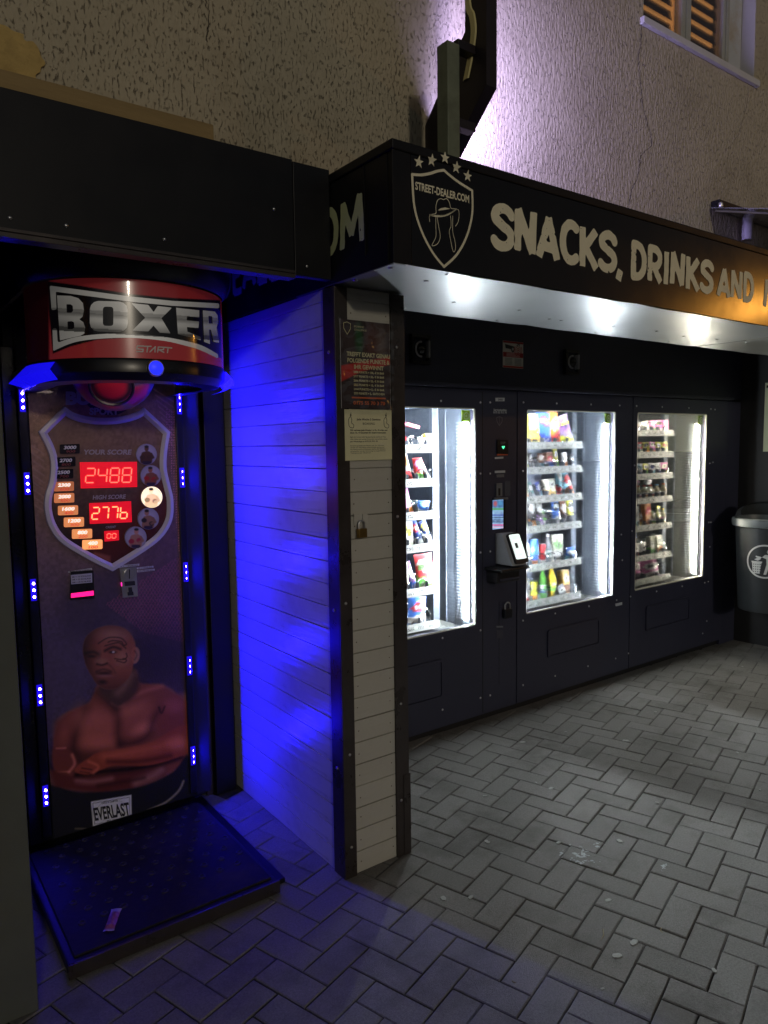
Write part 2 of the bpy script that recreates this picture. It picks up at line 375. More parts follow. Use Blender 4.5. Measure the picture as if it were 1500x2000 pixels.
def stucco(name, c, c2):
    m = mat(name, lin(c), 0.9, var=.1, vscale=2.2, dirt=lin(c2), dscale=1.6, damt=.7)
    n = m.node_tree.nodes; L = m.node_tree.links; b = n['Principled BSDF']
    tc = n.new('ShaderNodeTexCoord'); mp = n.new('ShaderNodeMapping'); mp.inputs['Scale'].default_value = (1, 1, .42); L.new(tc.outputs['Object'], mp.inputs[0])
    a = n.new('ShaderNodeTexNoise'); a.inputs['Scale'].default_value = 125; a.inputs['Detail'].default_value = 5; a.inputs['Roughness'].default_value = .55; a.inputs['Distortion'].default_value = .25
    v = n.new('ShaderNodeTexVoronoi'); v.inputs['Scale'].default_value = 95; v.feature = 'SMOOTH_F1'
    L.new(mp.outputs[0], a.inputs[0]); L.new(mp.outputs[0], v.inputs[0])
    # deep pits of the scratched render
    r = n.new('ShaderNodeMapRange'); r.inputs[1].default_value = .28; r.inputs[2].default_value = .43; r.inputs[3].default_value = 0; r.inputs[4].default_value = 1; L.new(a.outputs['Fac'], r.inputs[0])
    ad = n.new('ShaderNodeMath'); ad.operation = 'MULTIPLY_ADD'; ad.inputs[1].default_value = .35; L.new(v.outputs['Distance'], ad.inputs[0]); L.new(r.outputs[0], ad.inputs[2])
    bp = n.new('ShaderNodeBump'); bp.inputs['Strength'].default_value = 1.0; bp.inputs['Distance'].default_value = .009; L.new(ad.outputs[0], bp.inputs['Height']); L.new(bp.outputs[0], b.inputs['Normal'])
    old = b.inputs['Base Color'].links[0].from_socket; mm = n.new('ShaderNodeMix'); mm.data_type = 'RGBA'; mm.blend_type = 'MULTIPLY'; mm.inputs[0].default_value = 1
    r2 = n.new('ShaderNodeMapRange'); r2.inputs[1].default_value = .28; r2.inputs[2].default_value = .38; r2.inputs[3].default_value = .68; r2.inputs[4].default_value = 1; L.new(a.outputs['Fac'], r2.inputs[0])
    cc = n.new('ShaderNodeCombineColor'); [L.new(r2.outputs[0], cc.inputs[i]) for i in range(3)]
    L.new(old, mm.inputs[6]); L.new(cc.outputs[0], mm.inputs[7]); L.new(mm.outputs[2], b.inputs['Base Color'])
    return m
M_stucco = stucco('scratched_render', (184, 174, 150), (134, 122, 98))
M_reveal = mat('white_reveal', lin((205, 203, 200)), 0.7, var=.08, vscale=6)

# ================================================================== pavement: herringbone pavers, turned 18 degrees to the fronts
PB = MB().box(-60, 80, -60, 40, -0.3, -0.007)
pav = PB.build('pavement', M_joint); tag(pav, kind='structure')
PW = 0.104; ANG = math.radians(18); ca, sa = math.cos(ANG), math.sin(ANG); OX, OY = 2.30, 1.62
def paver_mesh(L, W, seed):
    r = random.Random(seed); mb = MB(); g = .0020; ch = .0034; h = .06
    def loop(ins, z, j): return [(x*(L-2*ins)/2+r.uniform(-j, j), y*(W-2*ins)/2+r.uniform(-j, j), z+r.uniform(-j, j)*.3) for x, y in ((-1, -1), (1, -1), (1, 1), (-1, 1))]
    a = loop(g, -h, 0); b = loop(g, -ch*.8, .0012); c = loop(g+ch, 0, .0014)
    mb.ring([a, b, c]); mb.f.append((8, 9, 10, 11)); return mb
PM = [paver_mesh(2*PW, PW, 100+i) for i in range(6)]
cells = []
for i in range(-45, 60):
    for j in range(-55, 45):
        k = (i-j) % 4
        if k == 0: cu, cv, rot = (i+1)*PW, (j+.5)*PW, 0
        elif k == 3: cu, cv, rot = (i+.5)*PW, (j+1)*PW, 1
        else: continue
        x = OX+cu*ca-cv*sa; y = OY+cu*sa+cv*ca
        if not (-2.0 < x < 6.2 and -1.4 < y < 3.2): continue
        if (y > 3.04 and x > 1.3): continue
        pts = []
        for du, dv in ((-1, -1), (1, -1), (1, 1), (-1, 1)):
            hu, hv = (PW, PW/2) if not rot else (PW/2, PW)
            u_, v_ = cu+du*hu, cv+dv*hv; pts.append((OX+u_*ca-v_*sa, OY+u_*sa+v_*ca))
        area = 0
        dep = x*FWD.x+y*FWD.y-CAM_H*FWD.z
        if dep > .4:
            q = [pix(p[0], p[1], 0.0) for p in pts]
            if all(-5 < a < 1505 and b < 2005 for a, b in q):
                area = abs(sum(q[n_-1][0]*q[n_][1]-q[n_][0]*q[n_-1][1] for n_ in range(4)))/2
            if .44 < x < 1.13 and y > 2.3: area = 0
            if 1.39 < x < 1.70 and y > 2.17: area = 0
        cells.append((area, x, y, rot))
cells.sort(key=lambda c: -c[0])
pm_data = []
for k, mb in enumerate(PM):
    o = mb.build('paver', M_paver, pav); pm_data.append(o.data); bpy.data.objects.remove(o)
rest = MB()
for n_, (area, x, y, rot) in enumerate(cells):
    k = random.randrange(6); dz = random.gauss(0, .0011); rz = ANG+(math.pi/2 if rot else 0)+random.gauss(0, .004)+(math.pi if random.random() < .5 else 0)
    tx, ty = random.gauss(0, .004), random.gauss(0, .004)
    M = Matrix.Translation((x, y, dz)) @ Matrix.Rotation(rz, 4, 'Z') @ Matrix.Rotation(tx, 4, 'X') @ Matrix.Rotation(ty, 4, 'Y')
    if n_ < 300 and area > 0:
        o = bpy.data.objects.new('paver', pm_data[k]); COL.objects.link(o); o.parent = pav; o.matrix_basis = M
    else: rest.add([M @ Vector(v) for v in PM[k].v], PM[k].f)
rest.build('paving', M_paver, pav, kind='stuff')
# trodden chewing gum, chalky splash, twigs
M_gum = mat('trodden_gum', lin((170, 172, 168)), 0.7, var=.15, vscale=60)
def floor_blot(name, px, py, rx, rz, seed, m=M_gum, z=.0022, thr=None):
    c = at(px, py, 2, 0); r = random.Random(seed); n = 14; ph = r.uniform(0, 6)
    lo = [(c.x+rx*(1+.25*math.sin(2*a+ph)+.12*math.sin(5*a+ph*2))*math.cos(a), c.y+rz*(1+.25*math.sin(2*a+ph)+.12*math.sin(5*a+ph*2))*math.sin(a)) for a in [2*math.pi*i/n for i in range(n)]]
    mb = MB(); hi = [(c.x+(x-c.x)*.7, c.y+(y-c.y)*.7, z+.0007) for x, y in lo]
    mb.ring([[(x, y, z-.003) for x, y in lo], [(x, y, z) for x, y in lo], hi]); mb.f.append(tuple(range(2*n, 3*n)))
    return mb.build(name, m, pav, smooth=True)
for i, (gx, gy, r_) in enumerate([(866, 1755, .012), (919, 1753, .010), (950, 1644, .010), (1091, 1646, .010), (1076, 1540, .013), (1283, 1568, .009), (1210, 1643, .013), (1188, 1759, .011),
        (1238, 1841, .014), (1205, 1867, .014), (1222, 1447, .016), (1021, 1450, .014), (947, 1555, .009), (1190, 1472, .006), (1484, 1543, .006), (1395, 1896, .009), (1177, 1932, .006), (1105, 1430, .007), (1280, 1391, .010), (1350, 1492, .006), (1047, 1529, .007), (954, 1646, .007), (1440, 1470, .008), (1450, 1302, .008)]):
    floor_blot('gum_spot', gx, gy, r_, r_*.85, i)
M_chalk = mat('chalk_splash', lin((190, 196, 198)), 0.9, var=.3, vscale=90)
def splash(name, px, py, R, seed, dens):
    c = at(px, py, 2, 0)
    def f(U, V):
        d = np.sqrt((U-c.x)**2+(V-c.y)**2)/R
        return d*1.1 - 0.2 + (vnoise(U*100, V*100, .55, seed)-.5)*1.6 + (vnoise(U*100, V*100, 1.9, seed+1)-dens)*1.5
    sheet(name, (c.x-R*1.3, c.x+R*1.3, c.y-R*1.3, c.y+R*1.3), (60, 60), lambda u, v: (u, v, .0042), pav, M_chalk, sdf=f)
splash('chalk_mark', 1130, 1672, .075, 3, .5); splash('chalk_mark', 1168, 1654, .035, 9, .4); splash('chalk_mark', 1301, 1697, .03, 15, .45)
M_twig = mat('dry_stalk', lin((170, 160, 130)), 0.8)
for i, (a, b, c_) in enumerate([((1178, 1815), (1179, 1826), (1174, 1836)), ((1292, 1812), (1290, 1817), (1294, 1821)), ((1000, 1915), (1003, 1918), (1008, 1919))]):
    ps = [at(*p, 2, .006) for p in (a, b, c_)]
    o = MB().tube(ps, [.0018, .0022, .001], seg=5).build('dry_stalk', M_twig, None)
    tag(o, ['pale curved dry stalk lying across a paver joint', 'tiny dry stalk lying right of the curved stalk', 'tiny pale stalk lying nearest the bottom edge of the picture'][i], 'stalk', 'dry stalks on the pavers')

# ================================================================== unseen house row across the street, added to keep bright horizon out of reflections
opp = T('horizon_screen_houses', 'dark house row across the street, facing the canopy', 'building', (8, -34, 0))
bxo('facade', mat('dark_facade', lin((70, 68, 66)), .9, var=.2, vscale=1), opp, -55, 75, -34.6, -34, 0, 6.0)
for i in range(14): bxo('window', mat('dark_pane', lin((20, 22, 28)), .15), opp, -16+i*3.6, -14.8+i*3.6, -33.999, -33.96, 3.2, 4.6)
# sodium street lamp far along the street; the banner and the marquee mirror it
lmp = T('street_lamp', 'orange sodium street lamp far along the street to the right', 'street lamp', (15.8, -4.6, 0))
MB().tube([(15.8, -4.6, -.1), (15.8, -4.6, 3.9), (15.7, -4.5, 4.3)], [.07, .05, .04], seg=10).build('lamp_post', M_steel, lmp, smooth=True)
MB().lathe([(.02, 4.62), (.17, 4.58), (.20, 4.50), (.05, 4.49)], M=Matrix.Translation((15.7, -4.5, 0)), seg=16).build('lamp_hood', M_matte, lmp, smooth=True)
MB().lathe([(.001, 4.30), (.10, 4.33), (.15, 4.41), (.14, 4.485)], M=Matrix.Translation((15.7, -4.5, 0)), seg=16).build('lamp_globe', emis('sodium_lamp', (1.0, .42, .06), 340), lmp, smooth=True)
# ================================================================== the building front above
YW = 2.245
bld = T('building', 'grey scratched-render house front above the canopy and header board', 'building', (0, YW, 2.3))
wx0, wx1, wz0, wz1 = 3.235, 4.30, 3.66, 5.0
wmb = MB()
for a in ((-6, wx0, 2.3, 6.5), (wx1, 12, 2.3, 6.5), (wx0, wx1, 2.3, wz0), (wx0, wx1, wz1, 6.5)): wmb.box(a[0], a[1], YW, YW+.36, a[2], a[3])
wmb.build('rendered_wall', M_stucco, bld)
bxo('floor_slab', M_matte, bld, -6, 12, YW+.361, 6, 2.62, 2.9)
bxo('roof_slab', M_matte, bld, -6, 12, YW+.361, 6, 6.3, 6.5)
# yellow plaster repair and cracks
M_patch = mat('yellow_plaster_patch', lin((196, 168, 104)), 0.9, var=.2, vscale=12, bump=1, bscale=60, dirt=lin((120, 100, 60)), dscale=9, damt=.6)
fw = front(YW)
pp = [at(*p, 1, YW) for p in ((-60, 40), (15, 55), (48, 68), (72, 98), (90, 122), (78, 132), (84, 148), (40, 150), (-60, 140))]
sheet('plaster_patch', (.1, .62, 2.5, 2.9), (70, 60), lambda u, v: fw(u, v, .006), bld, M_patch,
      sdf=lambda U, V: sd_poly(U, V, [(p.x, p.z) for p in pp])+(vnoise(U, V, 40, 3)-.5)*.03)
M_crack = mat('crack', lin((40, 38, 38)), 0.9)
def crack(pts, w0, seed, mref=M_crack):
    P = [at(*p, 1, YW) for p in pts]; q = cr([(p.x, p.z) for p in P], 9); r = random.Random(seed); n = len(q)
    q = [(x+r.uniform(-.006, .006), z+r.uniform(-.004, .004)) for x, z in q]; mb = MB()
    L_ = [(x-w0*(.4+.6*r.random()), z) for x, z in q]; R_ = [(x+w0*(.4+.6*r.random()), z) for x, z in q]
    mb.add([fw(x, z, .0035) for x, z in L_]+[fw(x, z, .0035) for x, z in R_], [(i, i+n, i+n+1, i+1) for i in range(n-1)])
    mb.build('crack', mref, bld)
crack([(1252, 44), (1251, 85), (1246, 120), (1252, 180), (1256, 215), (1266, 250), (1272, 283), (1253, 302), (1248, 330), (1243, 352), (1232, 372), (1229, 400)], .0026, 1)
crack([(1462, 170), (1455, 215), (1445, 250), (1430, 280), (1415, 292)], .0012, 2)
crack([(402, 0), (406, 40), (402, 80)], .0014, 3); crack([(676, 0), (690, 40), (697, 60)], .0010, 4); crack([(775, 110), (768, 170), (775, 210)], .0012, 5)
# window with slatted shutter behind the panes, warm light inside
win = bpy.data.objects.new('window', None); COL.objects.link(win); win.parent = bld
M_frame = mat('weathered_window_frame', lin((170, 172, 168)), 0.6, var=.12, vscale=5, dirt=lin((150, 120, 50)), dscale=4, damt=.6)
bxo('window_sill', M_reveal, win, wx0-.02, wx1+.03, YW-.022, YW+.05, wz0-.03, wz0+.004, b=.004)
bxo('reveal', M_reveal, win, wx1-.006, wx1+.004, YW+.002, YW+.20, wz0+.005, wz1)
bxo('reveal', M_reveal, win, wx0-.004, wx0+.006, YW+.002, YW+.20, wz0+.005, wz1)
for a, b_ in ((wx0+.007, wx0+.030), (wx0+.40, wx0+.44), (wx0+.445, wx0+.49), (wx0+.80, wx0+.83), (wx0+.835, wx0+.87)):
    bxo('frame_post', M_frame, win, a, b_, YW+.045, YW+.09, wz0+.005, wz1, b=.006)
M_slat = mat('shutter_slat', lin((92, 58, 40)), .55, var=.15, vscale=8)
for a, b_ in ((wx0+.031, wx0+.362), (wx0+.491, wx0+.79)):
    z = wz0+.012
    while z < wz1-.02:
        mb = MB().add([(a, YW+.075, z), (b_, YW+.075, z), (b_, YW+.085, z+.050), (a, YW+.085, z+.050), (a, YW+.079, z), (b_, YW+.079, z), (b_, YW+.089, z+.050), (a, YW+.089, z+.050)],
                      [(0, 1, 2, 3), (4, 7, 6, 5), (0, 4, 5, 1), (1, 5, 6, 2), (2, 6, 7, 3), (3, 7, 4, 0)])
        mb.build('slat', M_slat, win); z += .066
for a, b_ in ((wx0+.031, wx0+.399), (wx0+.491, wx0+.799)): bxo('pane', glass_mat('window_glass', refl=.04), win, a, b_, YW+.062, YW+.066, wz0+.006, wz1)
bxo('lit_curtain', emis('lamp_lit_curtain', (1.0, .46, .13), .85), win, wx0+.008, wx0+.835, YW+.125, YW+.135, wz0-.1, wz1)
bxo('wall_panel', mat('stained_panel', lin((200, 200, 200)), .7, var=.1, vscale=4, dirt=lin((170, 130, 40)), dscale=3, damt=.8), win, wx0+.871, wx1-.007, YW+.08, YW+.09, wz0+.005, wz1)
# batten on the wall above the header board
bt = MB(); p0 = at(5, 150, 1, YW); p1 = at(408, 236, 1, YW)
bt.box(.20, p1.x, YW-.035, YW-.001, 2.545, 2.622, b=.004)
tag(bt.build('wooden_batten', mat('old_batten', lin((150, 128, 86)), .8, var=.25, vscale=8, stretch=(.2, 1, 2), bump=.6, bscale=60)), 'weathered brown wooden batten along the wall above the black header board', 'batten')

# ================================================================== canopy with banner fascia and metal soffit
XC, YF, ZB, ZT = 1.385, 1.827, 2.181, 2.545; XE = 7.2
can = T('shop_canopy', 'black box canopy with cream lettering and shiny metal soffit over the vending machines', 'canopy', (XC, YF, ZB))
bxo('front_board', M_black, can, XC+.003, XE, YF+.004, YF+.03, ZB, ZT-.03)
bxo('side_board', M_black, can, XC, XC+.02, YF+.0305, 3.14, ZB, ZT-.03)
bxo('corner_trim', M_black, can, XC-.002, XC+.068, YF-.001, YF+.0035, ZB-.001, ZT-.03, b=.001)
bxo('banner', M_print, can, XC+.069, XE-.01, YF-.0012, YF+.003, ZB+.001, ZT-.031)
bxo('top_capping', M_black, can, XC-.006, XE, YF-.006, 2.24, ZT-.03, ZT, b=.004)
bxo('joint_strip', M_black, can, XC-.004, XC-.0005, YF+.15, YF+.152, ZB+.05, ZT-.03)
for i, (a, b_) in enumerate(((XC+.05, 2.62), (2.622, 4.1), (4.102, 5.6), (5.602, XE))):
    nU, nV = 20, 8; rs = random.Random(40+i); mb = MB(); ph = rs.uniform(0, 6)
    for ix in range(nU+1):
        for iy in range(nV+1):
            x = a+(b_-a)*ix/nU; y = YF+.001+(.61)*iy/nV
            mb.v.append((x, y, ZB-.001-.0016*abs(math.sin(x*6.3+ph))-.001*math.sin(x*17+y*9)-(.0015 if 0 < ix < nU else 0)))
    mb.f = [(ix*(nV+1)+iy, ix*(nV+1)+iy+1, (ix+1)*(nV+1)+iy+1, (ix+1)*(nV+1)+iy) for ix in range(nU) for iy in range(nV)]
    mb.build('soffit_sheet', M_alu, can, smooth=2)
bxo('edge_angle', M_alu, can, XC+.001, XC+.049, YF+.002, 2.44, ZB-.004, ZB-.001)
bxo('canopy_ceiling', M_matte, can, XC+.03, XE, YF+.032, 3.0, ZT-.06, ZT-.035)
screw = MB().lathe([(.0001, -.0045), (.006, -.004), (.0085, -.0015), (.009, 0)], seg=10).build('screw', M_steel, can, smooth=True, local=True)
sxy = [(XC+.025, YF+.05), (XC+.025, YF+.25), (XC+.025, YF+.5), (1.62, YF+.13), (1.62, YF+.02), (1.95, YF+.36), (2.30, YF+.34), (2.58, YF+.42), (2.66, YF+.42), (3.0, YF+.39), (3.33, YF+.37), (3.62, YF+.40), (3.9, YF+.37), (4.2, YF+.36), (1.85, YF+.55), (2.4, YF+.57), (3.1, YF+.57), (3.75, YF+.57)]
base = wloc(can)
for i, (x, y) in enumerate(sxy):
    p = Vector((x, y, ZB-.0045))-base
    if i == 0: screw.location = p
    else: dup(screw, can, p)
ff = lambda u, v, w=.0027: (u, YF-w, v)
# SNACKS, DRINKS AND M...
def word(s, pxa, pya, pxb, h, seed):
    a = at(pxa, pya, 1, YF); b_ = at(pxb, pya, 1, YF); marker(s, ff, a.x, a.z, h, b_.x-a.x, M_letter, can, seed=seed)
zl = 2.262
def wordx(s, x0, x1, z, h, seed): marker(s, ff, x0, z, h, x1-x0, M_letter, can, stroke=.118, seed=seed)
wordx('SNACKS,', at(958, 470, 1, YF).x, at(1218, 510, 1, YF).x, 2.283, .150, 11)
wordx('DRINKS', at(1230, 520, 1, YF).x, at(1392, 550, 1, YF).x, 2.280, .140, 12)
wordx('AND', at(1400, 560, 1, YF).x, at(1472, 570, 1, YF).x, 2.278, .128, 13)
wordx('M', at(1488, 575, 1, YF).x, at(1535, 575, 1, YF).x, 2.275, .132, 14)
# shield emblem with five stars, hat and hair drawn in line
def Fp(x, y): p = at(x, y, 1, YF); return (p.x, p.z)
k4 = 320/1500
def F4(pts): return [Fp(640+x*k4, 260+y*k4) for x, y in pts]
def band(name, pts, w, closed=False, res=70, m=M_letter, mp=ff, curve=8):
    q = cr(pts, curve, closed) if curve else list(pts)
    if closed: q = q+[q[0]]
    xs = [p[0] for p in q]; ys = [p[1] for p in q]; g = w*3
    dm = (min(xs)-g, max(xs)+g, min(ys)-g, max(ys)+g); asp = (dm[3]-dm[2])/(dm[1]-dm[0])
    return sheet(name, dm, (res, max(10, int(res*asp))), mp, can, m, sdf=lambda U, V: sd_path(U, V, q, w))
sh = F4([(768, 380), (850, 385), (930, 372), (1000, 350), (1060, 342)])+F4([(1060, 342), (1120, 395), (1200, 455), (1318, 528)])[1:]
shl = cr(F4([(768, 380), (850, 385), (930, 372), (1000, 350), (1060, 342)]), 6)+cr(F4([(1060, 342), (1120, 395), (1200, 455), (1318, 528)]), 6)+cr(F4([(1318, 528), (1318, 740), (1270, 940), (1180, 1110), (1060, 1225)]), 6)+cr(F4([(1060, 1225), (960, 1100), (860, 910), (790, 680), (768, 380)]), 6)
band('emblem_outline', shl, .0042, curve=0, res=110)
for (sx, sy) in ((830, 268), (945, 253), (1060, 233), (1170, 318), (1277, 395)):
    c = F4([(sx, sy)])[0]; R = .0195; pts = [(c[0]+(R if i % 2 == 0 else R*.42)*math.sin(math.pi*i/5), c[1]+(R if i % 2 == 0 else R*.42)*math.cos(math.pi*i/5)) for i in range(10)]
    MB().prism(pts, lambda u, v, w: (u, YF-(.0012 if v < ZT-.031 else .0066)-.0004-w, v), .0010).build('star', M_letter, can)
a = F4([(797, 485)])[0]; b_ = F4([(1290, 605)])[0]
text('STREET-DEALER.COM', lambda u, v: ff(u, v), (a[0]+b_[0])/2, (a[1]+b_[1])/2-.011, .024, M_letter, can, bold=.03, w=b_[0]-a[0])
for pts, w_ in (([(930, 750), (985, 735), (985, 680), (1000, 620), (1030, 602), (1055, 610), (1085, 602), (1110, 640), (1125, 690), (1170, 695)], .0011),
                ([(930, 815), (928, 760), (980, 755), (1060, 755), (1130, 725), (1185, 700), (1198, 740), (1190, 810), (1165, 855)], .0011),
                ([(930, 750), (1000, 765), (1080, 755), (1150, 715), (1175, 697)], .0020),
                ([(985, 770), (985, 850), (985, 950), (950, 1030), (1000, 1015), (1025, 950), (1010, 850), (997, 770)], .0010),
                ([(1120, 760), (1125, 850), (1108, 900), (1120, 980), (1145, 1085), (1165, 1060), (1160, 990), (1140, 900), (1140, 760)], .0010)):
    band('emblem_line', F4(pts), w_, res=64)
hb = F4([(998, 712), (1030, 690), (1070, 682), (1120, 695), (1060, 705)])
sheet('hat_band', (min(p[0] for p in hb)-.01, max(p[0] for p in hb)+.01, min(p[1] for p in hb)-.01, max(p[1] for p in hb)+.01), (40, 20), ff, can, M_letter, sdf=lambda U, V: sd_poly(U, V, hb))
# side lettering  STREET-DEALER.COM  running front to back along the side board
sl = lambda u, v, w=.0025: (XC-w, -u, v)
y1 = at(716, 420, 0, XC).y; y0 = 3.9
marker('DEALER.COM', sl, -3.12, 2.278, .155, 3.12-y1, M_letter2, can, stroke=.098, seed=5, res=30)

# ================================================================== header board left of the canopy
YH = 2.187
hd = T('header_board', 'black sheet header board above the punching machine, butted against the canopy side', 'header board', (.8, YH, 2.19))
bxo('board', M_black, hd, -1.6, 1.24, YH, YH+.03, 2.196, 2.566, b=.002)
bxo('board', M_black, hd, 1.2405, XC-.003, YH-.003, YH+.03, 2.192, 2.560, b=.002)
bxo('edge_angle', M_trim, hd, -1.6, 1.24, YH-.006, YH+.045, 2.181, 2.1955, b=.0015)
bxo('edge_angle', M_trim, hd, -1.6, 1.24, YH-.008, YH-.0005, 2.1965, 2.206, b=.001)
s2 = MB().lathe([(.006, 0), (.0055, .002), (.003, .004), (.0001, .0042)], M=Matrix.Rotation(math.pi/2, 4, 'X'), seg=10).build('screw', M_steel, hd, smooth=True, local=True)
hb0 = wloc(hd)
for i, (px, py) in enumerate(((536, 408), (322, 467), (130, 440), (20, 425), (600, 520))):
    p = at(px, py, 1, YH-.004); q = Vector((p.x, YH-.0005, p.z))-hb0
    if i == 0: s2.location = q
    else: dup(s2, hd, q)
# ================================================================== left door post, alcove walls
pst = T('door_post', 'dark painted post at the left edge beside the punching machine', 'post', (.1, 2.19, 0))
M_post = mat('dark_green_paint', lin((92, 96, 92)), .42, var=.18, vscale=3, bump=.15, bscale=12, dirt=lin((100, 92, 66)), dscale=2.0, damt=.35)
bxo('post_face', M_post, pst, -1.6, .333, 2.19, 2.235, 0, 2.18, b=.003)
bxo('post_return', mat('gloss_black_side', lin((24, 24, 28)), .16, var=.2, rvar=.08), pst, .27, .330, 2.236, 3.14, 0, 2.50)
alc = T('alcove_shell', 'black lined walls and ceiling of the recess round the punching machine', 'wall', (.86, 3.16, 0))
bxo('back_wall', M_matte, alc, .2, 1.69, 3.145, 3.2, 0, 2.6)
bxo('ceiling', M_matte, alc, .2, 1.384, 2.246, 3.144, 2.52, 2.58)
bxo('wall_strip', M_trim, alc, 1.235, 1.262, 3.118, 3.1445, 0, 2.5, b=.004)
bxo('wall_strip', M_black, alc, 1.275, 1.372, 3.10, 3.1445, 0, 2.5, b=.003)
# ================================================================== clad partition (blue lit side, posters on its front)
XB, YP = 1.392, 2.182
prt = T('clad_partition', 'partition clad in white planks with dark corner trims between the punching machine and vending machines', 'partition', (1.54, YP, 0))
bxo('core', M_matte, prt, XB+.016, 1.688, YP+.016, 3.14, 0, 2.176)
PH = .0853
def plank_side():
    mb = MB(); y0, y1 = YP+.070, 3.14; g = .0036; h = PH
    prof = [(0.016, 0.0005), (0.0045, 0.0005), (0.0, g), (0, h-g*.3), (.002, h-.0005), (.016, h-.0005)]
    mb.ring([[(x, y0, z) for x, z in prof], [(x, y1, z) for x, z in prof]], close=True, cap=True); return mb
def plank_front():
    mb = MB(); x0, x1 = 1.440, 1.630; g = .0036; h = PH
    prof = [(0.016, 0.0005), (0.0045, 0.0005), (0.0, g), (0, h-g*.3), (.002, h-.0005), (.016, h-.0005)]
    mb.ring([[(x0, y, z) for y, z in prof][::-1], [(x1, y, z) for y, z in prof][::-1]], close=True, cap=True); return mb
mbs = plank_side(); mbs.v = [(x+XB, y, z) for x, y, z in mbs.v]; ps_ = mbs.build('plank', M_plank, prt)
mbf = plank_front(); mbf.v = [(x, y+YP, z) for x, y, z in mbf.v]; pf_ = mbf.build('plank', M_plank, prt)
for i in range(1, 25):
    dup(ps_, prt, (random.uniform(-.0008, .0008), 0, i*PH+random.uniform(-.0006, .0006))); dup(pf_, prt, (0, random.uniform(-.0008, .0008), i*PH+random.uniform(-.0006, .0006)))
top = MB(); top.v = [(x, y, z*.5+24.999*PH) for x, y, z in mbs.v]; top.f = mbs.f; top.build('plank', M_plank, prt)
top = MB(); top.v = [(x, y, z*.5+24.999*PH) for x, y, z in mbf.v]; top.f = mbf.f; top.build('plank', M_plank, prt)
tr = MB().box(XB-.006, 1.439, YP-.008, YP-.001, 0, 2.172, b=.001).box(XB-.006, XB-.001, YP-.0005, YP+.069, 0, 2.172, b=.001); tr.build('corner_trim', M_trim, prt)
tr = MB().box(1.631, 1.692, YP-.008, YP-.001, 0, 2.172, b=.001).box(1.689, 1.694, YP-.0005, YP+.07, 0, 2.172, b=.001); tr.build('corner_trim', M_trim, prt)
bxo('trim_foot', M_trim, prt, 1.664, 1.697, YP-.011, YP-.0085, 0, .33, b=.001)
s3 = MB().lathe([(.006, 0), (.0055, .002), (.003, .004), (.0001, .0042)], M=Matrix.Rotation(math.pi/2, 4, 'X') , seg=10).build('screw', M_steel, prt, smooth=True, local=True)
pb0 = wloc(prt)
for i, (x, z) in enumerate(((1.652, .23), (1.655, .62), (1.65, 1.35), (1.655, 1.98), (1.415, .12), (1.415, .48), (1.41, 1.05))):
    q = Vector((x, YP-.0082, z))-pb0
    if i == 0: s3.location = q
    else: dup(s3, prt, q)
s4 = MB().lathe([(.007, 0), (.006, .002), (.003, .004), (.0001, .0042)], M=Matrix.Rotation(-math.pi/2, 4, 'Y'), seg=10).build('screw', M_steel, prt, smooth=True, local=True)
for i, z in enumerate((1.02, 1.95, .42)):
    q = Vector((XB-.0062, YP+.035, z))-pb0
    if i == 0: s4.location = q
    else: dup(s4, prt, q)
bxo('hasp_plate', M_plank, prt, at(690, 1000, 1, YP).x, at(706, 1000, 1, YP).x, YP-.005, YP-.0005, at(696, 1026, 1, YP).z, at(696, 1002, 1, YP).z, b=.001)
bxo('hasp_strap', M_plank, prt, at(706, 1000, 1, YP).x+.001, at(716, 1000, 1, YP).x, YP-.008, YP-.0005, at(700, 1024, 1, YP).z, at(700, 1004, 1, YP).z, b=.001)
nl = MB().lathe([(.0028, 0), (.0022, .0008), (.0001, .001)], M=Matrix.Rotation(math.pi/2, 4, 'X'), seg=6).build('nail_head', mat('rusty_nail', lin((96, 80, 66)), .7), prt, local=True)
k = 0
for i in range(25):
    for x in (1.462, 1.612):
        q = Vector((x+random.uniform(-.004, .004), YP-.0002, i*PH+.045+random.uniform(-.006, .006)))-pb0
        if 1.56 < q.z < 2.07: continue
        if k == 0: nl.location = q
        else: dup(nl, prt, q)
        k += 1
# padlock
c = at(706, 1030, 1, YP-.016); lk = T('padlock', 'small brass padlock hanging from the hasp on the white planks', 'padlock', (c.x, YP-.016, c.z-.045))
M_brass = mat('dull_brass', lin((150, 122, 70)), .35, .9, var=.15, vscale=40)
zb = at(706, 1050, 1, YP-.016).z; zt = at(706, 1032, 1, YP-.016).z
bxo('lock_body', M_brass, lk, c.x-.019, c.x+.019, YP-.026, YP-.009, zb, zt, b=.003)
MB().tube([(c.x-.013, YP-.017, zt-.004), (c.x-.013, YP-.017, zt+.016)]+[(c.x-.013*math.cos(math.pi*i/8), YP-.017, zt+.016+.013*math.sin(math.pi*i/8)) for i in range(1, 8)]+[(c.x+.013, YP-.017, zt+.016), (c.x+.013, YP-.017, zt-.004)], .0033, seg=8).build('shackle', M_steel, lk, smooth=True)
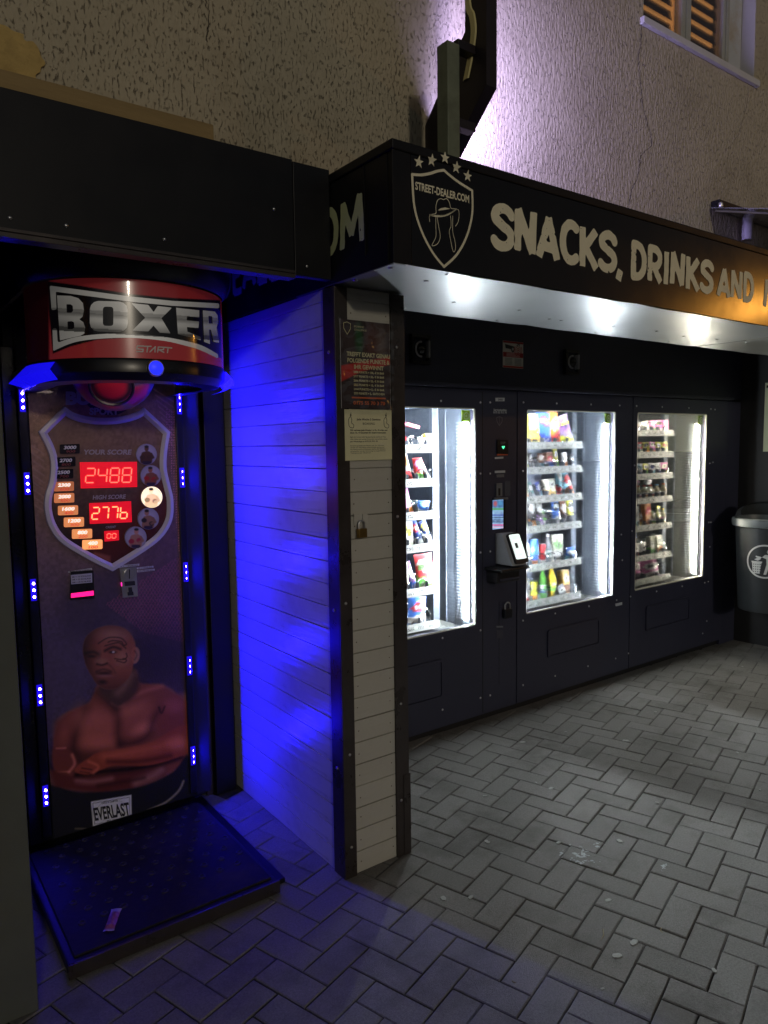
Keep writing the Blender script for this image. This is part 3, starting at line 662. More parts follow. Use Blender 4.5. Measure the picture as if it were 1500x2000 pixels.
# ================================================================== vending recess shell
vsh = T('recess_shell', 'dark navy rear panel and side wall enclosing the vending machine recess', 'wall', (4, 3.0, 1.94))
bxo('header_panel', M_navy2, vsh, 1.70, 5.72, 3.0, 3.05, 1.94, 2.50)
bxo('back_wall', M_matte, vsh, 1.70, 5.72, 3.80, 3.86, 0, 2.6)
bxo('side_wall', mat('charcoal_wall', lin((50, 50, 52)), .6, var=.2, vscale=3, bump=.3, bscale=20), vsh, 5.70, 5.78, 1.9, 3.80, 0, 2.6)
bxo('ledge', M_navy, vsh, 1.70, 5.50, 2.95, 2.999, 1.925, 1.945, b=.002)
bxo('plinth', M_matte, vsh, 1.70, 5.70, 3.02, 3.06, .0, .06)
bxo('filler_panel', M_navy2, vsh, 5.475, 5.699, 3.0, 3.04, 0, 1.92)
# ================================================================== punching machine
PM_ = front(3.0); YPN = 3.0
bx = T('boxing_machine', 'arcade punching machine with red BOXER marquee, blue LEDs and a shirtless man printed on it', 'arcade machine', (.82, 2.9, 0))
M_cab = mat('machine_black', lin((22, 22, 27)), .3, var=.15, vscale=6, rvar=.06)
M_gloss = mat('machine_print', rough=.33, attr=True, bump=.5, bscale=160, var=.06, vscale=30, coat=.15)
M_flat = mat('flat_print', rough=.45, attr=True)
XL, XR = .546, 1.108
bxo('cabinet', M_cab, bx, XL-.07, XR+.075, 3.022, 3.13, .07, 2.44)
bxo('side_cheek', M_cab, bx, XL-.085, XL-.04, 3.0, 3.021, .08, 2.0, b=.003)
bxo('side_cheek', mat('machine_side_blueblack', lin((30, 30, 44)), .35, var=.1), bx, XR+.032, XR+.10, 3.004, 3.06, .08, 2.42, b=.004)
# printed front: painted in picture coordinates of the panel
def lum(c, k): return tuple(min(255, v*k) for v in c)
def panel_col(xs, zs):
    U, V = pix(xs, np.full(xs.shape, YPN), zs)
    P = Paint(U, V, (74, 56, 58))
    # leather background, warm lamplight from above painted in: darker and more purple downwards
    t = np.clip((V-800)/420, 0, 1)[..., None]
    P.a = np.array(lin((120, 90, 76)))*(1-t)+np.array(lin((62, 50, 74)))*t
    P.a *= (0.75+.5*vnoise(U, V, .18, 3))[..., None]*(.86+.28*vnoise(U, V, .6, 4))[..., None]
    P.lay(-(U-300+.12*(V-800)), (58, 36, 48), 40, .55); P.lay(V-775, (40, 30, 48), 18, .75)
    # dark cloth swirl behind the shield
    P.poly([(120, 1160), (170, 1120), (240, 1110), (260, 1170), (200, 1235), (130, 1250)], (44, 34, 56), 22, .7, 5)
    for i in range(9):   # slanted lines left and right of the shield
        a = 870+i*14; P.path([(62, a), (86, a+17)], 1.0, (130, 104, 110), 1, .5, 0)
        a = 770+i*11; P.path([(300+i*3, a-10), (338, a+14)], .9, (150, 110, 104), 1, .5, 0)
    dots = (np.cos(U*1.35)+np.cos(V*1.25)) > 1.0
    P.a = np.where((dots & (U > 322+.1*(V-800)) & (V > 800) & (V < 1260))[..., None], np.array(lin((150, 92, 104))), P.a)
    net = ((np.sin((U+V*.62)*.95) > .72) | (np.sin((U-V*.62)*.95) > .72)) & (sd_poly(U, V, [(205, 1180), (250, 1150), (360, 1080), (360, 1255), (280, 1235)]) < 0)
    P.a = np.where(net[..., None], P.a*.55+np.array(lin((128, 66, 92)))*.45, P.a)
    # ---- the printed man, arms crossed (coordinates: x/.32, (y-1180)/.32)
    P.U = U/.32; P.V = (V-1180)/.32; u, v = P.U, P.V
    P.lay(-(v-1010), (26, 24, 32), 90, .9); P.ell(930, 330, 260, 180, (34, 26, 46), 150, .8); P.ell(420, 420, 130, 220, (66, 54, 80), 120, .6)
    skin = (112, 76, 68); dk = (44, 28, 34); hi = (168, 124, 112)
    P.poly([(590, 500), (540, 600), (420, 655), (345, 720), (325, 870), (330, 1010), (420, 1110), (700, 1120), (990, 1070), (1150, 960), (1150, 640), (1080, 545), (990, 490), (850, 478), (820, 400), (640, 480)], skin, 12, 1, 5)
    P.poly([(325, 740), (410, 665), (520, 625), (480, 760), (450, 900), (360, 960)], (98, 62, 62), 20, .8, 4)
    P.ell(600, 770, 120, 125, (134, 92, 84), 70, .9); P.ell(600, 850, 110, 40, (150, 104, 94), 40, .5); P.ell(560, 690, 90, 40, (140, 98, 96), 50, .5)
    P.ell(845, 690, 115, 105, (128, 88, 80), 70, .9, -.3); P.ell(870, 760, 60, 32, (160, 116, 104), 30, .55, -.4)
    P.path([(712, 640), (722, 720), (720, 790), (735, 860)], 10, dk, 46, .75); P.path([(520, 640), (470, 770), (450, 860), (470, 950)], 14, dk, 56, .75)
    P.path([(735, 850), (830, 845), (910, 790), (940, 700), (985, 640)], 10, dk, 50, .75)
    P.path([(700, 640), (640, 580), (590, 540)], 14, dk, 50, .6); P.path([(760, 610), (860, 540), (990, 500)], 10, (150, 108, 100), 20, .5); P.path([(690, 600), (735, 620), (760, 590)], 10, hi, 14, .5)
    P.poly([(1150, 560), (1060, 560), (990, 640), (960, 730), (1000, 790), (1150, 730)], (112, 72, 66), 22, .9, 4); P.ell(1060, 620, 60, 40, (134, 92, 90), 40, .6); P.path([(970, 630), (985, 665), (1005, 625)], 5, dk, 8, .7)
    P.ell(650, 940, 200, 40, dk, 60, .7); P.ell(490, 700, 40, 70, (150, 108, 96), 50, .4); P.ell(395, 790, 34, 80, (140, 96, 88), 46, .5, .2); P.ell(800, 640, 70, 30, (150, 110, 100), 40, .4, -.4); P.ell(760, 560, 60, 40, dk, 60, .4)
    # arms
    P.poly([(330, 880), (420, 890), (470, 950), (450, 1030), (340, 1010)], (104, 66, 62), 14, .9, 4); P.path([(440, 920), (455, 975), (420, 1025)], 7, hi, 12, .6); P.path([(345, 880), (400, 878)], 4, hi, 8, .6); P.path([(350, 1025), (425, 1022)], 4, hi, 8, .5)
    P.poly([(300, 1010), (470, 1050), (700, 1030), (900, 1010), (1010, 985), (1000, 1055), (860, 1120), (620, 1150), (420, 1140), (320, 1110)], (92, 56, 54), 16, 1, 4)
    P.path([(470, 1075), (560, 1085), (680, 1065)], 12, (140, 110, 112), 24, .6); P.path([(830, 1090), (930, 1050), (985, 1010)], 22, (142, 116, 112), 30, .6); P.path([(600, 1110), (780, 1080), (880, 1060)], 10, (60, 36, 38), 20, .7)
    P.path([(470, 1040), (640, 1020), (800, 1005), (960, 975), (1100, 930)], 17, (30, 18, 24), 22, .95)
    P.poly([(1160, 745), (1060, 760), (930, 840), (760, 880), (600, 905), (540, 940), (470, 990), (460, 1025), (540, 1040), (620, 1010), (700, 985), (900, 985), (1060, 945), (1160, 890)], (122, 76, 64), 9, 1, 4)
    P.path([(640, 930), (800, 905), (960, 870), (1090, 830)], 22, (150, 100, 84), 40, .6); P.ell(1085, 850, 50, 34, (160, 112, 98), 36, .6); P.path([(660, 960), (850, 960), (1040, 925)], 12, (80, 46, 44), 22, .8)
    P.path([(540, 960), (600, 990), (570, 1030)], 7, (160, 108, 92), 12, .6); P.path([(500, 1000), (560, 1010)], 4, dk, 6, .6); P.path([(490, 1022), (545, 1030)], 4, dk, 6, .5)
    body = np.minimum(sd_poly(u, v, [(590, 500), (540, 600), (420, 655), (345, 720), (310, 870), (300, 1010), (340, 1120), (620, 1155), (860, 1120), (1000, 1060), (1160, 960), (1160, 600), (1080, 545), (990, 490), (850, 478), (820, 400), (640, 480)]), 1e9)
    mk = np.clip(.5-body/30, 0, 1)[..., None]; P.a = P.a*(1-mk)+np.array((.94, .88, .84))*.72*(P.a/.09)**1.65*.09*mk
    # shorts
    P.poly([(280, 1130), (480, 1150), (700, 1140), (900, 1100), (1060, 1020), (1160, 940), (1170, 1500), (280, 1500)], (20, 20, 26), 10, 1, 4)
    P.path([(900, 1260), (1010, 1210), (1090, 1140), (1120, 1080)], 4, (150, 140, 120), 8, .7); P.path([(460, 1370), (520, 1372), (560, 1378)], 3, (130, 120, 104), 6, .5)
    # head
    P.poly([(640, 470), (800, 380), (852, 478), (820, 560), (740, 625), (690, 620), (600, 530)], (62, 40, 36), 24, 1, 4); P.path([(800, 430), (760, 500), (720, 540)], 14, (120, 84, 72), 40, .7)
    hd_ = [(512, 330), (506, 262), (530, 195), (592, 148), (680, 130), (762, 150), (812, 205), (828, 270), (815, 360), (800, 425), (768, 470), (715, 512), (650, 520), (595, 492), (560, 440), (535, 398)]
    P.poly(hd_, (118, 82, 74), 6, 1, 5)
    P.poly([(806, 275), (832, 262), (850, 285), (850, 330), (828, 362), (806, 350)], (128, 88, 78), 5, 1, 4); P.path([(822, 285), (836, 310), (822, 340)], 4, dk, 6, .6)
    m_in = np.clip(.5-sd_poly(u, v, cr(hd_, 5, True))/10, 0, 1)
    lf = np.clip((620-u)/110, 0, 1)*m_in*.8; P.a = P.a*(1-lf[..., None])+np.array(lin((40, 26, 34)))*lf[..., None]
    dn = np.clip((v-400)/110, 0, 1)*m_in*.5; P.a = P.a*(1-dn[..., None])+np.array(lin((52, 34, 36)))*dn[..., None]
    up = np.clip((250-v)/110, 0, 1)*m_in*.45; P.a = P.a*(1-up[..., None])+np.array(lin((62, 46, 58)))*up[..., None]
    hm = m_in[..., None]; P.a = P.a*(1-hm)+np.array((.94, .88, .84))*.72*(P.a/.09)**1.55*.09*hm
    P.ell(690, 190, 70, 34, (150, 108, 92), 40, .5); P.ell(745, 330, 40, 40, (150, 104, 86), 34, .5)
    P.path([(520, 300), (570, 292), (600, 305)], 9, (24, 16, 22), 12, .9); P.path([(640, 285), (690, 262), (735, 275)], 8, (24, 16, 22), 10, .95)
    P.ell(688, 293, 24, 9, (30, 20, 24), 6, 1); P.ell(692, 292, 7, 5, (190, 180, 176), 4, .8); P.ell(560, 318, 26, 9, (24, 16, 22), 8, .9)
    P.path([(612, 290), (600, 330), (590, 352)], 8, (84, 56, 52), 12, .7); P.ell(622, 350, 36, 17, (122, 82, 68), 14, .8); P.path([(592, 366), (622, 372), (652, 362)], 6, (26, 16, 20), 8, .9); P.path([(655, 360), (690, 395), (705, 420)], 4, (50, 32, 34), 8, .6)
    P.ell(635, 422, 44, 12, (44, 26, 28), 8, .9); P.path([(590, 410), (632, 398), (678, 410)], 7, (40, 26, 28), 9, .7); P.ell(640, 438, 36, 7, (118, 76, 74), 8, .7); P.ell(625, 475, 26, 14, (30, 20, 24), 12, .9)
    for pts in ([(600, 240), (660, 205), (730, 205), (760, 225), (772, 245), (755, 250), (745, 232)], [(640, 255), (720, 235), (752, 255), (768, 270)], [(700, 332), (750, 338), (775, 322), (770, 300)], [(712, 345), (758, 356), (772, 340), (750, 332)], [(660, 232), (690, 222), (740, 228)]):
        P.path(pts, 3.4, (16, 12, 20), 5, .95)
    P.U, P.V = U, V
    # white sewn label
    P.poly([(178, 1566), (256, 1553), (257, 1600), (182, 1614)], (206, 206, 200), 1.2, 1); P.path([(181, 1569), (253, 1557), (254, 1597), (185, 1610), (181, 1569)], .8, (40, 40, 44), 1, .9, 0)
    P.lay(np.abs(sd_ell(U, V, 218, 1583, 30, 20, -.17))-.4, (60, 60, 64), .8, .8)
    return np.minimum(P.a*1.85, .85)
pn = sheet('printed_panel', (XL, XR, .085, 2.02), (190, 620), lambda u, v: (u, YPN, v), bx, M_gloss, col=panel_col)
def PP(px, py, off=0.0): p = at(px, py, 1, YPN); return (p.x, YPN-off, p.z)
def PPm(off): return lambda u, v: PP(u, v, off)           # u,v are picture coordinates of the panel
# lettering on the sewn label and the half hidden wordmark
M_dark = mat('dark_print', lin((34, 34, 40)), .5); M_silver = mat('silver_print', lin((176, 170, 186)), .45)
def ptext(s, px, py, h, w_, m, off=.0016, rot=0.0, bold=.02, shear=0, name='lettering', parent=None):
    c, s_ = math.cos(rot), math.sin(rot)
    text(s, lambda u, v: PP(px+u*c+v*s_, py+u*s_-v*c, off), 0, -h/2, h, m, parent or bx, bold=bold, w=w_, shear=shear, name=name)
ptext('EVERLAST', 218, 1584, 25, 70, M_dark, rot=-.165, bold=.03); ptext('EST. 1910', 219, 1602, 4, 20, M_dark, rot=-.165); ptext('CHOICE OF CHAMPIONS', 214, 1566, 3.6, 32, M_dark, rot=-.165)
# bullseye wordmark behind the ball
sheet('badge_print', (168, 262, 738, 814), (60, 50), PPm(.0012), bx, mat('badge_dark', lin((36, 34, 58)), .4), sdf=lambda U, V: sd_ell(U, V, 215, 745, 62, 66))
ptext('BULL', 172, 777, 24, 88, M_silver, off=.0022, bold=.06); ptext('SPORT', 203, 803, 13, 58, M_silver, off=.0022, bold=.05)
# raised shield frame
k4c = .24
def S4(pts): return [(40+x*k4c, 780+y*k4c) for x, y in pts]
so = S4(cr([(140, 265), (240, 165), (355, 55)], 4)[:-1]+cr([(355, 55), (440, 110), (560, 140), (680, 148), (800, 140), (920, 110), (1000, 65)], 5)[:-1]+cr([(1000, 65), (1110, 165), (1215, 265)], 4)[:-1]
     + cr([(1215, 265), (1190, 420), (1185, 560), (1215, 700), (1240, 820), (1230, 980), (1150, 1120), (1000, 1240), (745, 1400)], 5)[:-1]+cr([(745, 1400), (560, 1310), (330, 1170), (230, 1040), (190, 900), (195, 780), (230, 660), (240, 520), (210, 400), (140, 265)], 5)[:-1])
so3 = [PP(*p) for p in so]
def inset(pts, d):
    n = len(pts); out = []
    for i in range(n):
        a = np.array(pts[i-1]); b = np.array(pts[i]); c = np.array(pts[(i+1) % n]); e1 = (b-a)/max(1e-9, np.linalg.norm(b-a)); e2 = (c-b)/max(1e-9, np.linalg.norm(c-b))
        n1 = np.array((-e1[1], e1[0])); n2 = np.array((-e2[1], e2[0])); m_ = n1+n2; m_ = m_/max(.35, np.dot(m_, m_)/2) if np.dot(m_, m_) > .1 else n1
        out.append(tuple(b-m_*d))
    return out
s2d = [(p[0], p[2]) for p in so3]
sgn = 1 if sum(s2d[i-1][0]*s2d[i][1]-s2d[i][0]*s2d[i-1][1] for i in range(len(s2d))) < 0 else -1
fr = MB(); loops = []
for d, wv in ((0, .001), (.002, .013), (.016, .016), (.027, .006), (.029, .0015)): loops.append([(x, YPN-wv, z) for x, z in inset(s2d, d*sgn)])
fr.ring(loops); fr.build('shield_frame', mat('frosted_lilac_acrylic', lin((196, 194, 204)), .3, coat=.4), bx)
ins = inset(s2d, .027*sgn)
def shield_col(xs, zs):
    U, V = pix(xs, np.full(xs.shape, YPN), zs); P = Paint(U, V, (70, 54, 56))
    t = np.clip((V-800)/260, 0, 1)[..., None]; P.a = np.array(lin((112, 88, 76)))*(1-t)+np.array(lin((40, 28, 36)))*t
    P.a *= 1.5*(.8+.4*vnoise(U, V, .25, 8))[..., None]; P.poly([(175, 1075), (330, 900), (345, 1000), (290, 1060), (220, 1100)], (96, 40, 38), 20, .7); P.poly([(185, 1078), (215, 1086), (215, 1098), (178, 1084)], (170, 96, 84), 3, .6)
    return P.a
xs_ = [p[0] for p in ins]; zs_ = [p[1] for p in ins]
sheet('shield_print', (min(xs_), max(xs_), min(zs_), max(zs_)), (90, 120), lambda u, v: (u, YPN-.0032, v), bx, mat('shield_gloss', rough=.25, attr=True, coat=.3, bump=.2, bscale=200), sdf=lambda U, V: sd_poly(U, V, ins), col=shield_col)
# seven segment displays
M_redbg = emis('red_display', (.85, .005, .02), .62); M_reddig = emis('red_digits', (1.0, .16, .10), 1.5); M_reddig2 = emis('red_digits_bright', (1.0, .30, .12), 2.2)
def quadpx(name, pts, m, off, h=.003, parent=bx):
    mb = MB(); q = [PP(*p) for p in pts]; mb.prism([(a[0], a[2]) for a in q], lambda u, v, w: (u, YPN-off-w, v), h); return mb.build(name, m, parent)
SEG = {'0': 'abcdef', '2': 'abged', '4': 'fgbc', '7': 'abc', '8': 'abcdefg', 'b': 'fgcde', '6': 'afgcde'}
def digits(par, s, x0, y0, x1, y1, m, th, slant=.08, tilt=0.0):
    n = len(s); cw = (x1-x0)/n; H = y1-y0
    for i, ch in enumerate(s):
        a, b = x0+cw*i+cw*.14, x0+cw*(i+1)-cw*.14; mid = (y0+y1)/2; g = th*.6
        sg = {'a': ((a, y0), (b, y0)), 'g': ((a, mid), (b, mid)), 'd': ((a, y1), (b, y1)), 'f': ((a, y0), (a, mid)), 'e': ((a, mid), (a, y1)), 'b': ((b, y0), (b, mid)), 'c': ((b, mid), (b, y1))}
        mb = MB()
        for k in SEG[ch]:
            p, q = sg[k]; dx, dy = q[0]-p[0], q[1]-p[1]; L_ = math.hypot(dx, dy); ex, ey = dx/L_, dy/L_; nx, ny = -ey*th/2, ex*th/2
            p = (p[0]+ex*g, p[1]+ey*g); q = (q[0]-ex*g, q[1]-ey*g)
            pl = [(p[0]+nx, p[1]+ny), (q[0]+nx, q[1]+ny), (q[0]-nx, q[1]-ny), (p[0]-nx, p[1]-ny)]
            w3 = [PP(x+(y1-y)*slant, y+(x-x0)*tilt) for x, y in pl]
            mb.prism([(a_[0], a_[2]) for a_ in w3], lambda u, v, w: (u, YPN-.0082-w, v), .0012)
        mb.build('digit', m, par)
d1 = quadpx('score_display', S4([(480, 512), (942, 508), (945, 712), (488, 724)]), M_redbg, .004, .004); digits(d1, '2488', 40+510*.24, 780+562*.24, 40+905*.24, 780+678*.24, M_reddig, 2.3, tilt=-.012)
d2 = quadpx('high_score_display', S4([(556, 845), (895, 828), (902, 998), (562, 1012)]), M_redbg, .004, .004); digits(d2, '277b', 40+565*.24, 780+880*.24, 40+870*.24, 780+975*.24, M_reddig2, 2.3, tilt=-.03)
d3 = quadpx('credit_display', S4([(678, 1072), (795, 1064), (798, 1145), (682, 1156)]), M_redbg, .004, .004); digits(d3, '00', 40+692*.24, 780+1092*.24, 40+776*.24, 780+1130*.24, M_reddig, 1.6, tilt=-.03)
M_grey = mat('grey_legend', lin((150, 140, 152)), .5)
ptext('YOUR SCORE', 40+702*.24, 780+428*.24, 9.5, 94, M_grey, off=.0048, bold=.035, shear=.15); ptext('HIGH SCORE', 40+718*.24, 780+793*.24, 8, 64, M_grey, off=.0048, bold=.035, shear=.15, rot=-.03); ptext('CREDIT', 40+730*.24, 780+1038*.24, 4.5, 20, M_grey, off=.0048, bold=.03, shear=.2, rot=-.04)
M_btn = mat('dark_score_key', lin((28, 24, 36)), .25); M_white = mat('white_print', lin((215, 212, 214)), .5); M_redp = mat('dull_red_print', lin((120, 40, 44)), .5)
for i, (sx, sy, n1, n2, e) in enumerate(((398, 403, '3000', '900', 0), (363, 508, '2700', '800', 0), (345, 605, '2500', '700', 0), (350, 708, '2300', '600', .16), (353, 802, '2000', '500', .30), (384, 902, '1600', '400', .42), (432, 998, '1200', '300', .52), (498, 1093, '800', '200', .62), (582, 1180, '400', '100', .95))):
    m = M_btn if not e else emis('amber_key_%d' % i, (1.0, .30+.03*i*.3, .12), e)
    cx, cy = 40+sx*.24, 780+sy*.24; hw, hh = 19.5, 9.2; rr = 2.2; tl = -.03
    pts = [(cx+sx_*(hw-rr)+rr*math.cos(a), cy+sy_*(hh-rr)+rr*math.sin(a)+tl*(sx_*hw)) for sx_, sy_, a0 in ((1, 1, 0), (-1, 1, 90), (-1, -1, 180), (1, -1, 270)) for a in (math.radians(a0), math.radians(a0+45), math.radians(a0+90))]
    kb = quadpx('score_key', pts, m, .0035, .004)
    ptext(n1, cx, cy-3, 6.5, 24 if len(n1) == 4 else 19, emis('lit_white', (1, .93, .8), .9) if e else M_white, off=.0082, bold=.04, shear=.2, rot=tl, parent=kb); ptext(n2, cx+1, cy+5, 5, 18, emis('lit_red', (1, .1, .06), .35) if e else M_redp, off=.0082, bold=.02, shear=.2, rot=tl, parent=kb)
# five round fighter lamps
def fighter(cx, cy, r, tone, glove, lit, v):
    def col(U, V):
        P = Paint(U, V, (150, 142, 170) if not lit else (255, 240, 210)); P.lay(-(sd_ell(U, V, cx, cy, r*.6, r*.6)), (108, 98, 132) if not lit else (255, 226, 180), r*.5, .6)
        s = r/20; X = lambda a: cx+a*s; Y_ = lambda b: cy+b*s
        P.poly([(X(-11), Y_(18)), (X(-10), Y_(-1)), (X(-5), Y_(-5)), (X(4), Y_(-6)), (X(10), Y_(-1)), (X(11), Y_(8)), (X(8), Y_(18))], tone, 1, 1, 3)
        P.ell(X(-1+v), Y_(-11), 4.2*s, 5.4*s, lum(tone, 1.15), .8); P.ell(X(-1+v), Y_(-14.5), 4.3*s, 2.6*s, (24, 20, 24), .8)
        P.ell(X(-8), Y_(5+v), 5.2*s, 4.4*s, glove, .9); P.ell(X(6), Y_(7-v), 5.0*s, 4.2*s, glove, .9); P.path([(X(9), Y_(-1)), (X(13), Y_(6)), (X(6), Y_(9))], 2.2*s, lum(tone, .9), 1, 1, 0)
        P.poly([(X(-8), Y_(13)), (X(8), Y_(13)), (X(8), Y_(20)), (X(-8), Y_(20))], (40, 30, 60) if not lit else (230, 200, 150), 1)
        return P.a
    pts = [(cx+r*math.cos(2*math.pi*i/28), cy+r*math.sin(2*math.pi*i/28)) for i in range(28)]
    o = quadpx('fighter_lamp', pts, mat('lamp_rim', lin((120, 112, 140)), .3), .0035, .005)
    m = mat('lit_lamp_print', rough=.3, attr=True, emit='attr', estr=1.1) if lit else mat('lamp_print', rough=.3, attr=True, emit='attr', estr=.10)
    sheet('fighter_print', (cx-r, cx+r, cy-r, cy+r), (40, 40), PPm(.0094), o, m, sdf=lambda U, V: sd_ell(U, V, cx, cy, r*.96, r*.96), col=col)
for a in ((1020, 447, 20.5, (70, 44, 40), (60, 40, 40), 0, 1), (1055, 620, 20.5, (110, 64, 54), (140, 30, 36), 0, 0), (1062, 795, 21.5, (236, 190, 150), (150, 120, 90), 1, 0), (1035, 970, 21, (120, 84, 78), (40, 32, 40), 0, -2), (933, 1122, 21.5, (140, 96, 92), (130, 30, 60), 0, 2)):
    fighter(40+a[0]*.24, 780+a[1]*.24, *a[2:])
# coin and note slots
M_plate = mat('slot_plate', (.55, .55, .58), .3, .85, var=.15, vscale=30); M_tape = mat('paper_tape', lin((180, 180, 190)), .7)
cp = quadpx('coin_plate', S4([(805, 1375), (938, 1362), (952, 1600), (830, 1612)]), M_plate, .0015, .006)
c_ = (40+878*.24, 780+1418*.24)
quadpx('coin_knob', [(c_[0]+9.5*math.cos(2*math.pi*i/20), c_[1]+9.5*math.sin(2*math.pi*i/20)) for i in range(20)], M_steel, .0078, .006, cp)
quadpx('coin_slit', [(c_[0]-.9, c_[1]-9), (c_[0]+.9, c_[1]-9), (c_[0]+.9, c_[1]+9), (c_[0]-.9, c_[1]+9)], M_ink, .0140, .001, cp)
quadpx('return_window', S4([(840, 1482), (925, 1475), (928, 1510), (845, 1518)]), M_ink, .0077, .001, cp); quadpx('return_lever', S4([(872, 1528), (900, 1526), (905, 1560), (912, 1562), (914, 1590), (868, 1594), (866, 1568), (876, 1565)]), M_ink, .0077, .003, cp)
quadpx('coin_light', S4([(812, 1488), (820, 1487), (822, 1518), (815, 1519)]), emis('pink_light', (1, .02, .35), 2.0), .0077, .001, cp)
bp_ = quadpx('note_slot_bezel', S4([(405, 1400), (590, 1390), (600, 1620), (400, 1630)]), M_cab, .0015, .005)
quadpx('note_slot_light', S4([(408, 1578), (590, 1555), (592, 1592), (408, 1612)]), emis('magenta_light', (1.0, .01, .20), 1.6), .0068, .002, bp_)
tp = quadpx('price_note', S4([(405, 1428), (578, 1412), (580, 1488), (410, 1503)]), M_tape, .0068, .0006, bp_)
for i, s in enumerate(('5€ = 10 SCHLÄGE', '10€ = 22 SCHLÄGE', '20€ = 45 SCHLÄGE')): ptext(s, 40+492*.24, 780+(1438+i*22)*.24, 3.2, 37, M_dark, off=.0078, rot=-.085, parent=tp)
for a, s in (([(385, 1400), (580, 1372), (582, 1388), (388, 1412)], 'GELDSCHEIN'), ([(785, 1350), (962, 1335), (962, 1352), (790, 1370)], '1€ = 1 SCHLAG'), ([(945, 1368), (1080, 1354), (1082, 1368), (948, 1384)], '2€ = 3 SCHLÄGE'), ([(945, 1392), (1090, 1378), (1092, 1392), (948, 1408)], 'KEIN WECHSELGELD')):
    q = S4(a); o = quadpx('paper_strip', q, M_tape, .0078 if a[0][0] > 400 and a[0][0] < 900 else .0012, .0006)
    ptext(s, sum(p[0] for p in q)/4, sum(p[1] for p in q)/4, 2.2, (q[1][0]-q[0][0])*.86, M_dark, off=.0090 if 400 < a[0][0] < 900 else .0022, rot=-.09, parent=o)
# LED columns: five clusters of three on each side
M_led = emis('blue_led', (.006, .003, 1.0), LED_BLUE); M_led2 = emis('blue_led_weak', (.02, .012, 1.0), LED_BLUE*.3); M_glow = mat('led_halo', lin((20, 20, 60)), .3, emit=(.02, .006, 1.0), estr=.7); M_ledh = mat('led_holder', lin((20, 20, 40)), .3)  # module glow stands in for lens bloom around the LEDs
for side, XX in ((0, .524), (1, 1.123)):
    bxo('led_rail', M_ledh, bx, XX-.016, XX+.016, 2.990, 3.0215 if side == 0 else 3.0035, .1, 1.98, b=.003)
    for z in (.272, .677, 1.089, 1.494, 1.803):
        st = bxo('led_module', M_glow, bx, XX-.010, XX+.010, 2.984, 2.9895, z-.042, z+.042, b=.002)
        for dz in (-.026, 0, .026):
            MB().lathe([(.0052, 0), (.0005, .0004)], M=Matrix.Translation((XX, 2.9790, z+dz)) @ Matrix.Rotation(math.radians(62 if side else -46), 4, 'Z') @ Matrix.Rotation(math.pi/2, 4, 'X'), seg=10, cap=False).build('led', M_led if side else M_led2, st)
            MB().lathe([(.007, -.008), (.007, -.001), (.0056, -.0012)], M=Matrix.Translation((XX, 2.9790, z+dz)) @ Matrix.Rotation(math.radians(62 if side else -46), 4, 'Z') @ Matrix.Rotation(math.pi/2, 4, 'X'), seg=10, cap=True).build('led_cup', M_ledh, st)
# platform with studded rubber mat
pf = bxo('platform', mat('platform_black', lin((24, 24, 27)), .6, var=.25, vscale=6), bx, .432, 1.152, 2.262, 3.10, .008, .046, b=.006)
mt_ = bxo('rubber_mat', mat('rubber', lin((30, 29, 32)), .7, spec=.25, var=.25, vscale=10, bump=.4, bscale=60, dirt=lin((84, 76, 70)), dscale=5, damt=.5, rvar=.1), pf, .455, 1.135, 2.285, 2.995, .0465, .054, b=.004)
bxo('platform_edge', M_trim, pf, .430, 1.154, 2.252, 2.2615, .004, .050, b=.002); bxo('sill_strip', M_black, pf, 1.155, 1.20, 2.30, 3.10, .002, .02, b=.003)
st0 = MB().lathe([(.014, 0), (.0125, .0034), (.009, .0042), (.006, .0008), (.0005, .0004)], seg=14, cap=False).build('stud', mat('worn_stud', lin((34, 33, 36)), .6), pf, smooth=True, local=True)
o_ = wloc(pf); k = 0
for i in range(9):
    for j in range(9):
        x = .515+i*.070+(.035 if j % 2 else 0); y = 2.44+j*.066
        if x > 1.11: continue
        q = Vector((x+random.uniform(-.004, .004), y+random.uniform(-.004, .004), .0536))-o_
        if k == 0: st0.location = q
        else: dup(st0, pf, q)
        k += 1
# head: marquee cylinder, hood, lower band, side wings given their own glow
HX, HY, HR = .825, 2.672, .332
def cyl(px, py, off=0.0, R=HR):
    d = RIGHT*((px-750)/FPX)+UP*(-(py-1000)/FPX)+FWD; R_ = R+off
    a = d.x*d.x+d.y*d.y; b = -2*(d.x*HX+d.y*HY); c = HX*HX+HY*HY-R_*R_; D = max(0, b*b-4*a*c)
    t = (-b-math.sqrt(D))/(2*a); return C0+d*t
def cylz(th, z, R): return (HX+R*math.sin(th), HY-R*math.cos(th), z)
hood = MB(); n = 40
def rloop(R, z, back=3.10, e=0.0):
    lp = [cylz(math.radians(-100+200*i/n), z, R+e) for i in range(n+1)]
    lp = [(x, y, z) for x, y, z in lp]; return [(lp[0][0], back, z)]+lp+[(lp[-1][0], back, z)]
hood.ring([rloop(.335, 2.156), rloop(.345, 2.165), rloop(.362, 2.20), rloop(.372, 2.26), rloop(.365, 2.33), rloop(.33, 2.385), rloop(.26, 2.41)]); hood.f.append(tuple(range(len(hood.v)-(n+3), len(hood.v)))[::-1])
hood.build('hood', M_cab, bx, smooth=True)
dr = MB(); dr.ring([rloop(.322, 1.90), rloop(.322, 2.155)]); dr.build('marquee_drum', M_cab, bx, smooth=True)
lb = MB(); lb.ring([rloop(.333, 1.904), rloop(.336, 1.898), rloop(.334, 1.862), rloop(.31, 1.838), rloop(.25, 1.834)]); lb.build('lower_band', M_cab, bx, smooth=True)
